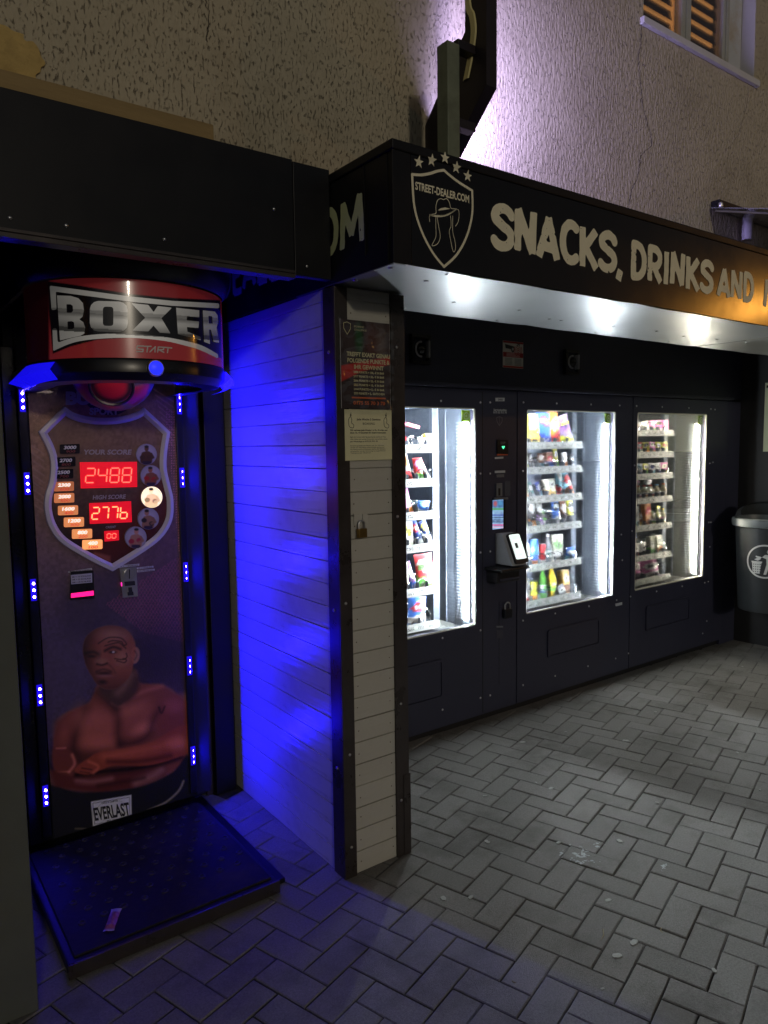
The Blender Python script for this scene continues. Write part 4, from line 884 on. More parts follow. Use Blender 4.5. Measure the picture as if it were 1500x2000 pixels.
M_wing = mat('blue_wing', lin((40, 50, 150)), .25, coat=.3, emit=(.008, .004, 1.0), estr=.8)  # glow put into the wings in place of LED light falling on them
for s in (-1, 1):
    th0, th1 = math.radians(58*s), math.radians(98*s); mb = MB(); N = 8; lo = []; up_ = []; inn = []
    for i in range(N+1):
        th = th0+(th1-th0)*i/N; t = i/N
        up_.append(cylz(th, 1.897, .338)); lo.append(cylz(th, 1.872-.030*t, .360+.03*t)); inn.append(cylz(th, 1.842-.018*t, .33))
    mb.ring([up_, lo, inn], close=False); mb.build('side_wing', M_wing if s < 0 else mat('blue_wing_fill_glow', lin((40, 50, 150)), .25, coat=.3, emit=(.008, .004, 1.0), estr=3.6), bx)  # right wing's added glow raised to light the upper planks
def marq_col(th, z):
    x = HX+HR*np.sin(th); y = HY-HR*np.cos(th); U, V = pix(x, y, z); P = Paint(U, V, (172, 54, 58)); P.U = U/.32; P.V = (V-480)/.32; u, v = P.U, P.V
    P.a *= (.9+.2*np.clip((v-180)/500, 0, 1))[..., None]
    P.lay(u-300, (16, 4, 8), 8, .95)  # unlit left end darkened in the print colour
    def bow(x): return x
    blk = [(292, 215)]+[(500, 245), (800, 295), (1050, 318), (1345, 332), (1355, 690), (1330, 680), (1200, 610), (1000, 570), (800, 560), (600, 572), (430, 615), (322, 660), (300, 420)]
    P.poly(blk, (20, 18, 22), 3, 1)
    return P.a
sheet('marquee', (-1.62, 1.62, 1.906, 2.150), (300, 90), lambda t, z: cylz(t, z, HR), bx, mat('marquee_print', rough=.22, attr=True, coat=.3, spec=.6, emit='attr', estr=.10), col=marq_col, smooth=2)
def C3(pts): return [(x*.32, 480+y*.32) for x, y in pts]
def chrome(U, V):
    v = (V-480)/.32; uu = U/.32; c = 1-np.abs(uu-830)/1400
    mid = 405+(uu-350)*.062; t = (v-mid)
    g = np.where(t < -6, 205-18*np.clip((t+100)/94, 0, 1), np.where(t < 20, 120+70*np.clip((t+6)/26, 0, 1), np.where(t < 85, 200-60*np.clip((t-40)/45, 0, 1), np.where(t < 112, 90, 215))))
    g = np.where(t < -6, np.where(t > -26, 150, g), g)
    g = g*c; rgb = np.stack([g*1.0, g*.985, g*.95], -1)/255
    return np.where(rgb <= .04045, rgb/12.92, ((rgb+.055)/1.055)**2.4)
M_chrome = mat('chrome_print', rough=.24, attr=True, coat=.3, emit='attr', estr=.28)
def glyph(name, outer, holes=(), res=46):
    q = C3(outer); hs = [C3(h) for h in holes]; xs = [p[0] for p in q]; ys = [p[1] for p in q]
    def f(U, V):
        d = sd_poly(U, V, q)
        for h in hs: d = np.maximum(d, -sd_poly(U, V, h))
        return d
    sheet(name, (min(xs)-1, max(xs)+1, min(ys)-1, max(ys)+1), (res, int(res*max(.6, (max(ys)-min(ys))/(max(xs)-min(xs))))), lambda u, v: cyl(u, v, .0022), bx, M_chrome, sdf=f, col=chrome)
def rr4(x0, y0, x1, y1, r, sk=0.0):
    return [(cx+r*math.cos(math.radians(a)), cy+r*math.sin(math.radians(a))+sk*(cx-x0)) for cx, cy, a0 in ((x1-r, y1-r, 0), (x0+r, y1-r, 90), (x0+r, y0+r, 180), (x1-r, y0+r, 270)) for a in (a0, a0+30, a0+60, a0+90)]
glyph('letter', [(348, 303), (430, 306), (478, 320), (506, 350), (512, 395), (504, 432), (484, 449), (508, 466), (520, 500), (515, 535), (490, 550), (440, 560), (366, 578)], ([(405, 357), (430, 357), (444, 366), (446, 398), (434, 409), (407, 408)], [(411, 462), (438, 460), (452, 468), (454, 500), (442, 508), (413, 509)]))
glyph('letter', rr4(548, 335, 780, 522, 52, .03), (rr4(628, 371, 692, 488, 16, .03),))
glyph('letter', [(800, 350), (905, 361), (938, 405), (962, 368), (1050, 378), (985, 442), (1042, 537), (975, 531), (937, 487), (905, 523), (806, 519), (886, 440)])
glyph('letter', [(1075, 378), (1216, 394), (1216, 437), (1140, 430), (1140, 455), (1215, 462), (1211, 502), (1141, 496), (1144, 524), (1224, 556), (1225, 576), (1086, 540)])
glyph('letter', [(1238, 394), (1312, 402), (1328, 425), (1332, 465), (1322, 498), (1338, 592), (1304, 586), (1288, 512), (1276, 512), (1282, 600), (1246, 586)], ([(1272, 428), (1296, 431), (1298, 475), (1275, 474)],))
glyph('logo_bar', [(303, 243), (500, 270), (800, 310), (1050, 336), (1338, 352), (1338, 382), (1050, 366), (800, 342), (500, 302), (340, 280), (345, 388), (315, 394)], res=90)
glyph('logo_bar', [(320, 505), (346, 503), (352, 590)]+cr([(352, 592), (450, 560), (600, 540), (800, 536), (1000, 556), (1150, 585), (1240, 612), (1330, 662)], 4)+[(1334, 690)]+cr([(1334, 690), (1230, 640), (1140, 612), (1000, 580), (800, 562), (600, 568), (450, 590), (325, 642)], 4), res=90)
st_ = MB(); M_start = mat('start_print', lin((220, 214, 210)), .4)
for ch, pts in (('S', [[(875, 612), (838, 612), (834, 630), (874, 632), (872, 646), (834, 646)]]), ('T', [[(880, 614), (922, 614)], [(902, 614), (897, 648)]]), ('A', [[(915, 648), (948, 616), (946, 648)]]), ('R', [[(962, 648), (966, 618), (1000, 620), (998, 634), (968, 634), (1000, 650)]]), ('T', [[(1004, 620), (1048, 624)], [(1026, 622), (1022, 652)]])):
    q = [C3(p) for p in pts]; xs = [p[0] for a in q for p in a]; ys = [p[1] for a in q for p in a]
    sheet('letter', (min(xs)-2, max(xs)+2, min(ys)-2, max(ys)+2), (30, 26), lambda u, v: cyl(u, v, .0022), bx, M_start, sdf=lambda U, V, q=q: np.min([sd_path(U, V, p, 1.25) for p in q], axis=0))
# blue start button on the band
b0 = cyl(304, 719, .004, .334); nrm = Vector((b0.x-HX, b0.y-HY, 0)).normalized(); rot = nrm.to_track_quat('Z', 'Y').to_matrix().to_4x4()
MB().lathe([(.027, -.006), (.027, .003), (.0245, .006)], M=Matrix.Translation(b0) @ rot, seg=24).build('button_ring', M_steel, bx, smooth=True)
MB().lathe([(.023, .004), (.022, .010), (.016, .014), (.0005, .0155)], M=Matrix.Translation(b0) @ rot, seg=24).build('start_button', emis('blue_button', (.02, .03, 1.0), 1.1), bx, smooth=True)
# punching ball folded up under the head: sectors of grey, red and blue vinyl
bc = Vector((.805, 2.80, 1.905)); BR = .150
ball_cols = lin((150, 46, 60)), lin((96, 84, 110)), lin((150, 30, 60)), lin((70, 70, 120))
mb = MB(); nu, nv = 40, 22; ax = Vector((-.30, -.80, -.52)).normalized(); e1 = ax.orthogonal().normalized(); e1 = (Vector((0, 0, 1))-ax*ax.z).normalized(); e2 = ax.cross(e1)
for i in range(nv+1):
    for j in range(nu):
        ph = math.pi*i/nv; th = 2*math.pi*j/nu; d = ax*math.cos(ph)*.82+(e1*math.cos(th)+e2*math.sin(th))*math.sin(ph)
        mb.v.append(tuple(bc+d*BR)); s = int((th/(2*math.pi)*6+.5)) % 6; r = math.degrees(ph)
        mb.c.append(lin((40, 34, 60)) if 24 < r < 31 else lin((176, 30, 60)) if r < 24 else ((lin((170, 36, 62)), lin((92, 86, 104)))[s % 2] if r < 62 else (lin((88, 80, 120)), lin((176, 30, 66)))[s % 2]))
mb.f = [(i*nu+j, i*nu+(j+1) % nu, (i+1)*nu+(j+1) % nu, (i+1)*nu+j) for i in range(nv) for j in range(nu)]
mb.build('punch_ball', mat('vinyl', rough=.35, attr=True), bx, smooth=2)
mb = MB(); mb.tube([tuple(bc+(e1*math.cos(t)+e2*math.sin(t))*(BR*.50)+ax*BR*.78) for t in [2*math.pi*i/24 for i in range(25)]], .006, seg=6, cap=False); mb.build('ball_ring', M_cab, bx, smooth=True)
MB().tube([tuple(bc+Vector((0, .02, .05))), (HX, 2.95, 2.05)], .02, seg=10).build('ball_arm', M_steel, bx, smooth=True)
bxo('head_lamp', emis('warm_head_lamp', (1.0, .76, .66), 22.0), bx, .66, .99, 2.475, 2.50, 1.872, 1.880)
# wrapper lying on the mat
c = at(222, 1798, 2, .056); wr = MB(); rw = random.Random(4); nx_, ny_ = 4, 9
a_ = at(228, 1776, 2, .056); b_ = at(212, 1820, 2, .056); dv = Vector((b_.x-a_.x, b_.y-a_.y, 0)); pv = Vector((-dv.y, dv.x, 0)).normalized()*.016
for i in range(ny_+1):
    for j in range(nx_+1):
        p = Vector((a_.x, a_.y, .057))+dv*(i/ny_)+pv*(2*j/nx_-1)*(1 if 0 < i < ny_ else 1.12); wr.v.append((p.x, p.y, .0575+.006*math.sin(math.pi*j/nx_)*(1 if 1 < i < ny_-1 else .2)+rw.uniform(0, .0025)))
        wr.c.append(lin((190, 186, 182)) if i in (0, 1, ny_) else lin((150, 84, 80)) if (i+j) % 3 else lin((176, 110, 100)))
wr.f = [(i*(nx_+1)+j, i*(nx_+1)+j+1, (i+1)*(nx_+1)+j+1, (i+1)*(nx_+1)+j) for i in range(ny_) for j in range(nx_)]
tag(wr.build('wrapper', mat('foil_print', rough=.3, attr=True)), 'crumpled empty reddish snack wrapper lying on the black rubber mat', 'wrapper')

# ================================================================== posters on the partition front
fp = lambda off: (lambda u, v: (u, YP-off, v))
x0, x1, zb_, zt_ = 1.407, 1.622, 1.752, 2.062
po = T('dark_poster', 'dark boxing challenge poster in a crinkled clear sleeve on the white planks', 'poster', (1.51, YP-.012, zb_))
def pcol(U, V):
    P = Paint(U, V, (66, 54, 56)); P.a *= (.7+.6*vnoise(U, V, 22, 2))[..., None]
    P.poly([(x0, 1.90), (x1, 1.945), (x1, 1.915), (1.50, 1.885), (x0, 1.845)], (196, 56, 50), .003); P.ell(1.486, 2.0, .016, .05, (40, 96, 56), .012, .8); P.ell(1.545, 1.99, .03, .06, (110, 72, 66), .02, .6); P.ell(1.585, 1.985, .02, .055, (130, 116, 112), .016, .6)
    return P.a
sheet('print', (x0, x1, zb_, zt_), (60, 90), fp(.0105), po, M_flat, col=pcol); bxo('backing', M_white, po, x0-.001, x1+.001, YP-.0100, YP-.0086, zb_, zt_)
M_pt = mat('poster_type', lin((220, 214, 170)), .5); M_or = mat('orange_type', lin((214, 110, 70)), .5)
xm = (x0+x1)/2
for s, z, h, wd, m in (('TREFFT EXAKT GENAU', 1.936, .015, .19, M_pt), ('FOLGENDE PUNKTE &', 1.914, .015, .185, M_pt), ('IHR GEWINNT', 1.892, .015, .13, M_pt), ('2888 PUNKTE = 100,- € IN BAR', 1.877, .0078, .135, M_pt), ('2777 PUNKTE = 50,- € IN BAR', 1.862, .0078, .135, M_pt), ('2666 PUNKTE = 25,- € IN BAR', 1.847, .0078, .135, M_pt), ('2555 PUNKTE = 15,- € IN BAR', 1.832, .0078, .135, M_pt), ('2444 PUNKTE = 5,- € IN BAR', 1.817, .0078, .135, M_pt), ('2333 PUNKTE = 5,- GUTSCHEIN', 1.802, .0078, .135, M_pt), ('0175 55 70 3 70', 1.766, .0125, .14, M_or)):
    text(s, fp(.0115), xm+.012, z, h, m, po, bold=.03, w=wd)
text('BOXKING', fp(.0115), 1.465, 2.037, .007, M_pt, po, align='l'); text('CHALLENGE', fp(.0115), 1.465, 2.026, .007, M_pt, po, align='l')
MB().box(1.45, 1.60, YP-.0116, YP-.0110, 1.7875, 1.793).build('rule', M_or, po)
shp = [(1.420, 2.048), (1.435, 2.053), (1.450, 2.048), (1.449, 2.03), (1.435, 2.010), (1.421, 2.03), (1.420, 2.048)]
sheet('emblem', (1.41, 1.46, 2.0, 2.06), (40, 46), fp(.0115), po, M_pt, sdf=lambda U, V: sd_path(U, V, shp, .0010))
def sleeve(name, x0, x1, z0, z1, par, seed):
    mb = MB(); nx, nz = 26, 40; rs = np.random.RandomState(seed); us = np.linspace(x0, x1, nx+1); vs = np.linspace(z0, z1, nz+1); U, V = np.meshgrid(us, vs, indexing='ij')
    W = .0135+.0085*vnoise(U+V*.6, V-U*.8, 38, seed)+.004*vnoise(U-V*.3, V+U*.5, 90, seed+1)
    mb.v = [(U[i, j], YP-W[i, j], V[i, j]) for i in range(nx+1) for j in range(nz+1)]; mb.f = [(i*(nz+1)+j, (i+1)*(nz+1)+j, (i+1)*(nz+1)+j+1, i*(nz+1)+j+1) for i in range(nx) for j in range(nz)]
    return mb.build(name, glass_mat('clear_sleeve', refl=.07, rough=.09), par, smooth=2)
sleeve('clear_sleeve', x0-.012, x1+.012, zb_-.02, zt_+.006, po, 3)
x0, x1, zb_, zt_ = 1.418, 1.626, 1.566, 1.748
pw = T('cream_notice', 'cream paper notice with boxing glove drawings below the dark poster', 'notice', (1.52, YP-.011, zb_))
bxo('paper', mat('cream_paper', lin((226, 222, 180)), .75, var=.04, vscale=9), pw, x0, x1, YP-.0105, YP-.0088, zb_, zt_)
xm = (x0+x1)/2
for s, z, h, wd, b in (('Jede Woche 2 Gewinne', 1.710, .0075, .105, .02), ('BOXKING', 1.694, .0085, .052, 0), ('Wir verlosen jede Woche 1 x 15,- € in Bar und', 1.672, .0055, .165, .03), ('einen 15,- € Gutschein für unsere Automaten.', 1.663, .0055, .16, .03), ('Egal wer kommt oder Sponsoring ist, macht ein Foto', 1.648, .0048, .158, 0), ('oder Video von eurem Scorewert und schickt dieses', 1.640, .0048, .165, 0), ('per WhatsApp an 0175 55 70 3 70', 1.632, .0048, .12, .02),
        ('Die Ziehung findet jede Woche statt. Der Gewinner', 1.617, .0040, .15, 0), ('werden per WhatsApp benachrichtigt und können', 1.6105, .0040, .15, 0), ('den Gewinn direkt am Automaten abholen. Die Teilnahme', 1.604, .0040, .155, 0), ('ist kostenlos und der Rechtsweg ist ausgeschlossen', 1.5975, .0040, .155, 0), ('Teilnahme ab 18 Jahren.', 1.591, .0040, .09, 0)):
    text(s, fp(.0112), (xm if z > 1.69 else xm-.082+wd/2), z, h, M_dark, pw, bold=b, w=wd)
for sx in (x0+.026, x1-.026):
    g = [(sx-.010, 1.712), (sx-.002, 1.722), (sx+.004, 1.712), (sx+.003, 1.700), (sx+.012, 1.694), (sx+.011, 1.684), (sx+.002, 1.683), (sx-.008, 1.690), (sx-.010, 1.712)]
    sheet('glove_drawing', (sx-.02, sx+.02, 1.675, 1.745), (40, 60), fp(.0112), pw, M_dark, sdf=lambda U, V: np.minimum(sd_path(U, V, cr(g, 4), .0009), np.minimum(sd_path(U, V, [(sx, 1.722), (sx+.001, 1.738)], .0008), sd_ell(U, V, sx, 1.728, .003, .004))))

# ================================================================== projecting sign, its post, and the clear rain sheet
XS = 1.86
M_sign = mat('sign_casing', lin((34, 27, 32)), .45, var=.15)
prof = [at(*p, 0, XS) for p in ((950, -160), (950, 165), (880, 302), (812, 290), (908, 62), (909, -160))]
sg = T('projecting_sign', 'dark shield-shaped sign box projecting from the wall above the canopy corner', 'sign', (XS, 2.1, 2.6))
def yz(pts, x0, x1, mbx=None):
    mbx = mbx or MB(); n = len(pts); mbx.add([(x0, p[0], p[1]) for p in pts]+[(x1, p[0], p[1]) for p in pts], [tuple(range(n)), tuple(range(2*n-1, n-1, -1))]+[(i, i+n, (i+1) % n+n, (i+1) % n) for i in range(n)]); return mbx
yz([(p.y, p.z) for p in prof], XS, XS+.05).build('casing', M_sign, sg)
ip = [(p.y*.0+q[0], q[1]) for p, q in zip(prof, [(prof[0].y+.03, prof[0].z), (prof[1].y+.03, prof[1].z+.01), (prof[2].y+.035, prof[2].z+.05), (prof[3].y-.05, prof[3].z+.05), (prof[4].y-.03, prof[4].z+.02), (prof[5].y-.03, prof[5].z)])]
yz(ip, XS+.0505, XS+.056).build('light_panel', emis('lilac_sign_light', (.54, .46, 1.0), 88), sg)
tp_ = [at(*p, 0, XS-.006) for p in ((913, -100), (913, 5), (921, 30), (924, 66), (916, 120), (909, 155))]
q = cr([(p.y, p.z) for p in tp_], 5); n = len(q); mb = MB()
mb.ring([[(XS-.002, y-.014, z) for y, z in q], [(XS-.007, y-.010, z) for y, z in q], [(XS-.007, y+.012, z) for y, z in q], [(XS-.002, y+.016, z) for y, z in q]], close=False); mb.build('outline_strip', mat('aged_cream_strip', lin((226, 214, 150)), .5, var=.1), sg)
a = at(841, 95, 0, 1.72); gp = T('steel_post', 'grey-green square steel post standing on the canopy in front of the projecting sign', 'post', (1.75, 2.1, 2.55))
M_gp = mat('grey_green_steel', lin((120, 128, 108)), .5, .1, var=.2, vscale=8, dirt=lin((70, 66, 50)), dscale=9, damt=.6)
yp0 = at(864, 200, 0, 1.72).y
bxo('post_tube', M_gp, gp, 1.72, 1.775, yp0-.028, yp0+.028, 2.546, at(845, 97, 0, 1.72).z, b=.003)
bxo('clamp', M_sign, gp, 1.776, 1.858, yp0-.02, yp0+.02, 2.72, 2.75, b=.002); bxo('clamp', M_sign, gp, 1.776, 1.858, yp0-.02, yp0+.02, 2.98, 3.01, b=.002)
rs_ = T('rain_sheet', 'clear acrylic rain sheet on a black wall rail above the canopy, right', 'rain shelter', (4.2, YW, 2.9))
M_acr = glass_mat('clear_acrylic', tint=(.95, .95, .97), refl=.06, rough=.06, haze=.16)
xa = at(1388, 398, 1, YW).x; za = at(1388, 398, 1, YW).z
mb = MB(); mb.add([(xa-.02, YW-.012, za-.03), (5.8, YW-.012, za-.03), (5.8, 1.80, za-.15), (xa-.02, 1.80, za-.15), (xa-.02, YW-.012, za-.024), (5.8, YW-.012, za-.024), (5.8, 1.80, za-.144), (xa-.02, 1.80, za-.144)], [(0, 3, 2, 1), (4, 5, 6, 7), (0, 1, 5, 4), (1, 2, 6, 5), (2, 3, 7, 6), (3, 0, 4, 7)]); mb.build('acrylic_sheet', M_acr, rs_)
bxo('wall_rail', M_black, rs_, xa, 5.8, YW-.05, YW-.001, za-.022, za+.012, b=.003)
MB().tube([(xa+.0, YW-.03, za-.045), (xa-.0, 1.82, za-.165)], .006, seg=8).build('support_rod', M_steel, rs_, smooth=True)
MB().lathe([(.012, -.01), (.014, 0), (.012, .012), (.004, .018)], M=Matrix.Translation((xa-.005, YW-.06, za-.025)), seg=12).build('fixing_bolt', M_steel, rs_, smooth=True)
MB().tube([(xa+.30, YW-.05, za-.032), (xa+.30, YW-.05, za-.16)], .028, seg=12).build('bracket_pipe', mat('pale_pipe', lin((190, 186, 196)), .5), rs_, smooth=True)
# ================================================================== vending machines
YM = 2.98; ZW0, ZW1 = .588, 1.818
M_in = mat('cabinet_inside', lin((140, 150, 172)), .5, var=.08, vscale=4); M_inl = mat('cabinet_side_panel', lin((84, 92, 103)), .32, var=.06, vscale=5, dirt=lin((150, 158, 166)), dscale=9, damt=.4)
M_inl3 = mat('cabinet_side_panel_warm', lin((88, 90, 87)), .32, var=.06, vscale=5)
M_tray = mat('tray_metal', lin((120, 128, 140)), .4, .5); M_coil = mat('coil_wire', (.62, .64, .66), .25, .9); M_blackp = mat('black_plastic', lin((24, 24, 28)), .35)
M_gl = glass_mat('machine_glass', refl=.042, rough=.01, haze=.010)
M_stripedge = mat('window_edging', lin((190, 190, 176)), .35)
def price_mat(name, base):
    m = mat(name, lin(base), .4); n = m.node_tree.nodes; L = m.node_tree.links; b = n['Principled BSDF']
    tc = n.new('ShaderNodeTexCoord'); br = n.new('ShaderNodeTexBrick'); mp = n.new('ShaderNodeMapping'); mp.inputs['Scale'].default_value = (1, 1, 1)
    sep = n.new('ShaderNodeSeparateXYZ'); L.new(tc.outputs['Object'], sep.inputs[0]); cx = n.new('ShaderNodeCombineXYZ'); L.new(sep.outputs[0], cx.inputs[0]); L.new(sep.outputs[2], cx.inputs[1])
    # little printed figures: fine vertical strokes, grouped per slot, only across the middle of the strip
    ns = n.new('ShaderNodeTexNoise'); ns.inputs['Scale'].default_value = 170; ns.inputs['Detail'].default_value = 0; L.new(cx.outputs[0], ns.inputs[0])
    wv = n.new('ShaderNodeMath'); wv.operation = 'SINE'; ml = n.new('ShaderNodeMath'); ml.operation = 'MULTIPLY'; ml.inputs[1].default_value = 2*math.pi/.074; L.new(sep.outputs[0], ml.inputs[0]); L.new(ml.outputs[0], wv.inputs[0])
    g1 = n.new('ShaderNodeMath'); g1.operation = 'GREATER_THAN'; g1.inputs[1].default_value = -.35; L.new(wv.outputs[0], g1.inputs[0])
    g2 = n.new('ShaderNodeMath'); g2.operation = 'GREATER_THAN'; g2.inputs[1].default_value = .52; L.new(ns.outputs['Fac'], g2.inputs[0])
    a = n.new('ShaderNodeMath'); a.operation = 'MULTIPLY'; L.new(g1.outputs[0], a.inputs[0]); L.new(g2.outputs[0], a.inputs[1])
    mx = n.new('ShaderNodeMix'); mx.data_type = 'RGBA'; L.new(a.outputs[0], mx.inputs[0]); mx.inputs[6].default_value = (*lin(base), 1); mx.inputs[7].default_value = (*lin((34, 34, 38)), 1); L.new(mx.outputs[2], b.inputs['Base Color'])
    return m
M_price = price_mat('price_figures', (168, 170, 166)); M_strip = mat('price_rail', lin((150, 152, 148)), .35); M_profstreak = mat('led_profile_streak', lin((120, 127, 134)), .35)
def rrect(x0, x1, z0, z1, r, k=5):
    return [(cx+r*math.cos(math.radians(a0+90*i/k)), cz+r*math.sin(math.radians(a0+90*i/k))) for cx, cz, a0 in ((x1-r, z1-r, 0), (x0+r, z1-r, 90), (x0+r, z0+r, 180), (x1-r, z0+r, 270)) for i in range(k+1)]
_bolt = [None]
def bolts(par, pts):
    if _bolt[0] is None:
        o = MB().lathe([(.0062, 0), (.0055, .003), (.003, .0045), (.0001, .0047)], M=Matrix.Rotation(math.pi/2, 4, 'X'), seg=8).build('bolt', mat('bolt_head', lin((196, 198, 206)), .4), par, smooth=True, local=True); _bolt[0] = o.data; bpy.data.objects.remove(o)
    base = wloc(par)
    for x, z in pts:
        o = bpy.data.objects.new('bolt', _bolt[0]); COL.objects.link(o); o.parent = par; o.location = Vector((x, YM-.0008, z))-base
_me = MB().tube([(0.032*math.cos(t), .30*t/(2*math.pi*5.5), .032*math.sin(t)) for t in [2*math.pi*5.5*i/88 for i in range(89)]], .0029, seg=5); _co = _me.build('coil', M_coil, None, smooth=True); COIL = _co.data; bpy.data.objects.remove(_co)
def machine(tagname, x0, x1, wx0, wx1, shelves, xr, pitch, label, warm, hatch):
    t = T('vending_machine', label, 'vending machine', ((x0+x1)/2, YM, 0), 'vending machines in the recess')
    # door with rounded window opening
    inner = rrect(wx0, wx1, ZW0, ZW1, .014); k = len(inner); outer = []
    for (x, z) in inner:
        cx, cz = (wx0+wx1)/2, (ZW0+ZW1)/2; sx = 1 if x > cx else -1; sz = 1 if z > cz else -1
        outer.append((x, z))
    X0, X1, Z0, Z1 = x0+.002, x1-.002, .05, 1.92
    def snap(i):
        q = i//6; f = (i % 6)/5; cxs = ((X1, Z1), (X0, Z1), (X0, Z0), (X1, Z0))[q]; x, z = inner[i]
        if f < .5: return ((cxs[0], z) if q in (0, 2) else (x, cxs[1])) if f == 0 else cxs
        return ((x, cxs[1]) if q in (0, 2) else (cxs[0], z)) if f == 1 else cxs
    out_ = [snap(i) for i in range(k)]
    d = MB(); d.ring([[(x, YM+.045, z) for x, z in inner], [(x, YM, z) for x, z in inner]])
    d.ring([[(x, YM, z) for x, z in inner], [(x, YM, z) for x, z in out_], [(x, YM+.05, z) for x, z in out_]])
    dr_ = d.build('door', M_navy, t)
    e1_ = rrect(wx0+.0005, wx1-.0005, ZW0+.0005, ZW1-.0005, .0135); e2_ = rrect(wx0+.007, wx1-.007, ZW0+.007, ZW1-.007, .010)
    MB().ring([[(x, YM+.001, z) for x, z in e1_], [(x, YM+.003, z) for x, z in e2_], [(x, YM+.014, z) for x, z in e2_]]).build('window_edging', M_stripedge, dr_)
    bxo('window_pane', M_gl, dr_, wx0+.001, wx1-.001, YM+.016, YM+.022, ZW0+.001, ZW1-.001)
    # cabinet inside
    side = wx1+.004; L_ = x0+.05
    cb = bxo('cabinet_back', M_in, t, L_-.01, side+.02, 3.62, 3.64, ZW0-.06, ZW1+.06); bxo('cabinet_floor', M_inl3, t, L_, side, YM+.046, 3.62, ZW0-.05, ZW0-.03); bxo('cabinet_top', M_in, t, L_, side, YM+.046, 3.62, ZW1+.02, ZW1+.04)
    bxo('cabinet_side', M_in, t, L_-.012, L_, YM+.046, 3.62, ZW0-.05, ZW1+.04); sp = bxo('cabinet_side', M_inl3 if warm else M_inl, t, side, side+.012, YM+.046, 3.62, ZW0-.05, ZW1+.04)
    bxo('side_seam', M_tray, sp, side-.004, side-.0005, 3.235, 3.245, ZW0-.03, ZW1+.02); bxo('side_rail', M_tray, sp, side-.05, side-.0005, 3.30, 3.33, ZW0-.03, ZW1+.02)
    bxo('outer_side', M_navy, t, x0, x0+.02, YM+.051, 3.78, .02, 1.915); bxo('outer_side', M_navy, t, x1-.02, x1, YM+.051, 3.78, .02, 1.915); bxo('outer_top', M_navy, t, x0, x1, YM+.051, 3.78, 1.9155, 1.925)
    # LED bar; pale strips on the side panel imitate reflections of its diodes
    lb = MB().tube([(side-.020, YM+.075, ZW0+.02), (side-.020, YM+.075, ZW1-.075)], .0062, seg=10)
    ld = lb.build('led_bar', emis('led_bar_'+tagname, (1.0, .93, .74) if warm else (.87, .95, 1.0), LED_WHITE*{'a': .62, 'b': .62, 'c': .50}[tagname]), t)
    ml_ = emis('hidden_fill_led_'+tagname, (1.0, .93, .74) if warm else (.87, .95, 1.0), LED_WHITE*{'a': .10, 'b': .95, 'c': 1.8}[tagname])
    MB().tube([(wx0-.028, YM+.062, ZW0+.02), (wx0-.028, YM+.062, ZW1-.03)], .0085, seg=8).build('led_bar', ml_, t)  # hidden left bar, added to brighten the goods
    MB().tube([(wx0+.02, YM+.060, ZW1+.008), (side-.12, YM+.060, ZW1+.008)], .0085, seg=8).build('led_bar', emis('top_led_'+tagname, (1.0, .93, .74) if warm else (.87, .95, 1.0), LED_WHITE*.22), t)
    bxo('led_profile', M_profstreak, t, side-.009, side-.0005, YM+.048, YM+.092, ZW0, ZW1-.06)
    rb = MB(); z = ZW0+.01
    while z < ZW1-.08:
        rb.box(side-.006, side-.0006, YM+.094, YM+.160, z, z+.0075); z += .019
    rb.build('led_reflection_streaks', M_profstreak, ld, kind='stuff')  # strips drawn as LED reflections on the panel
    bxo('energy_sticker', transl('lime_sticker', lin((176, 200, 70))), dr_, wx1-.085, wx1-.020, YM+.0225, YM+.0235, ZW1-.075, ZW1-.012)
    c_ = (wx1-.055, ZW1-.044)
    sheet('sticker_print', (c_[0]-.03, c_[0]+.03, c_[1]-.03, c_[1]+.03), (30, 30), lambda u, v: (u, YM+.0150, v), dr_, MATS.get('white_print'), sdf=lambda U, V: np.minimum(np.abs(sd_ell(U, V, *c_, .018, .018))-.003, sd_ell(U, V, *c_, .007, .007)))
    # shelves
    for si, (zs, slots) in enumerate(shelves):
        s = bxo('shelf', M_tray, t, L_+.01, xr, 3.128, 3.60, zs-.008, zs+.004); xl = L_+.02
        pr = MB(); pr.add([(L_+.01, 3.114, zs-.024), (xr, 3.114, zs-.024), (xr, 3.124, zs+.020), (L_+.01, 3.124, zs+.020), (L_+.01, 3.119, zs-.026), (xr, 3.119, zs-.026), (xr, 3.1275, zs+.020), (L_+.01, 3.1275, zs+.020)], [(0, 1, 2, 3), (4, 7, 6, 5), (0, 4, 5, 1), (1, 5, 6, 2), (2, 6, 7, 3), (3, 7, 4, 0)])
        rail = pr.build('price_rail', M_strip, s)
        MB().add([(L_+.02, 3.1155, zs-.012), (xr-.012, 3.1155, zs-.012), (xr-.012, 3.1195, zs+.006), (L_+.02, 3.1195, zs+.006)], [(0, 1, 2, 3)]).build('price_figures', M_price, s)
        sb = wloc(s)
        for n_ in range(slots[0]):
            x = xr-slots[1]*(n_+.5); sc_ = slots[1]/.074
            o = bpy.data.objects.new('coil', COIL); COL.objects.link(o); o.parent = s; o.location = Vector((x, 3.135, zs+.006+.034*min(sc_, 1.15)))-sb; o.scale = (min(sc_, 1.25), 1, min(sc_, 1.15)); o.rotation_euler = (0, random.uniform(0, 6.28), 0)
            bxo('slot_divider', M_tray, s, x-slots[1]/2-.0008, x-slots[1]/2+.0008, 3.135, 3.58, zs+.005, zs+.045)
    # collection hatch: recessed flap below the window
    hx0, hx1, hz0, hz1 = hatch
    hq = rrect(hx0, hx1, hz0, hz1, .02); hq2 = rrect(hx0+.012, hx1-.012, hz0+.012, hz1-.012, .012)
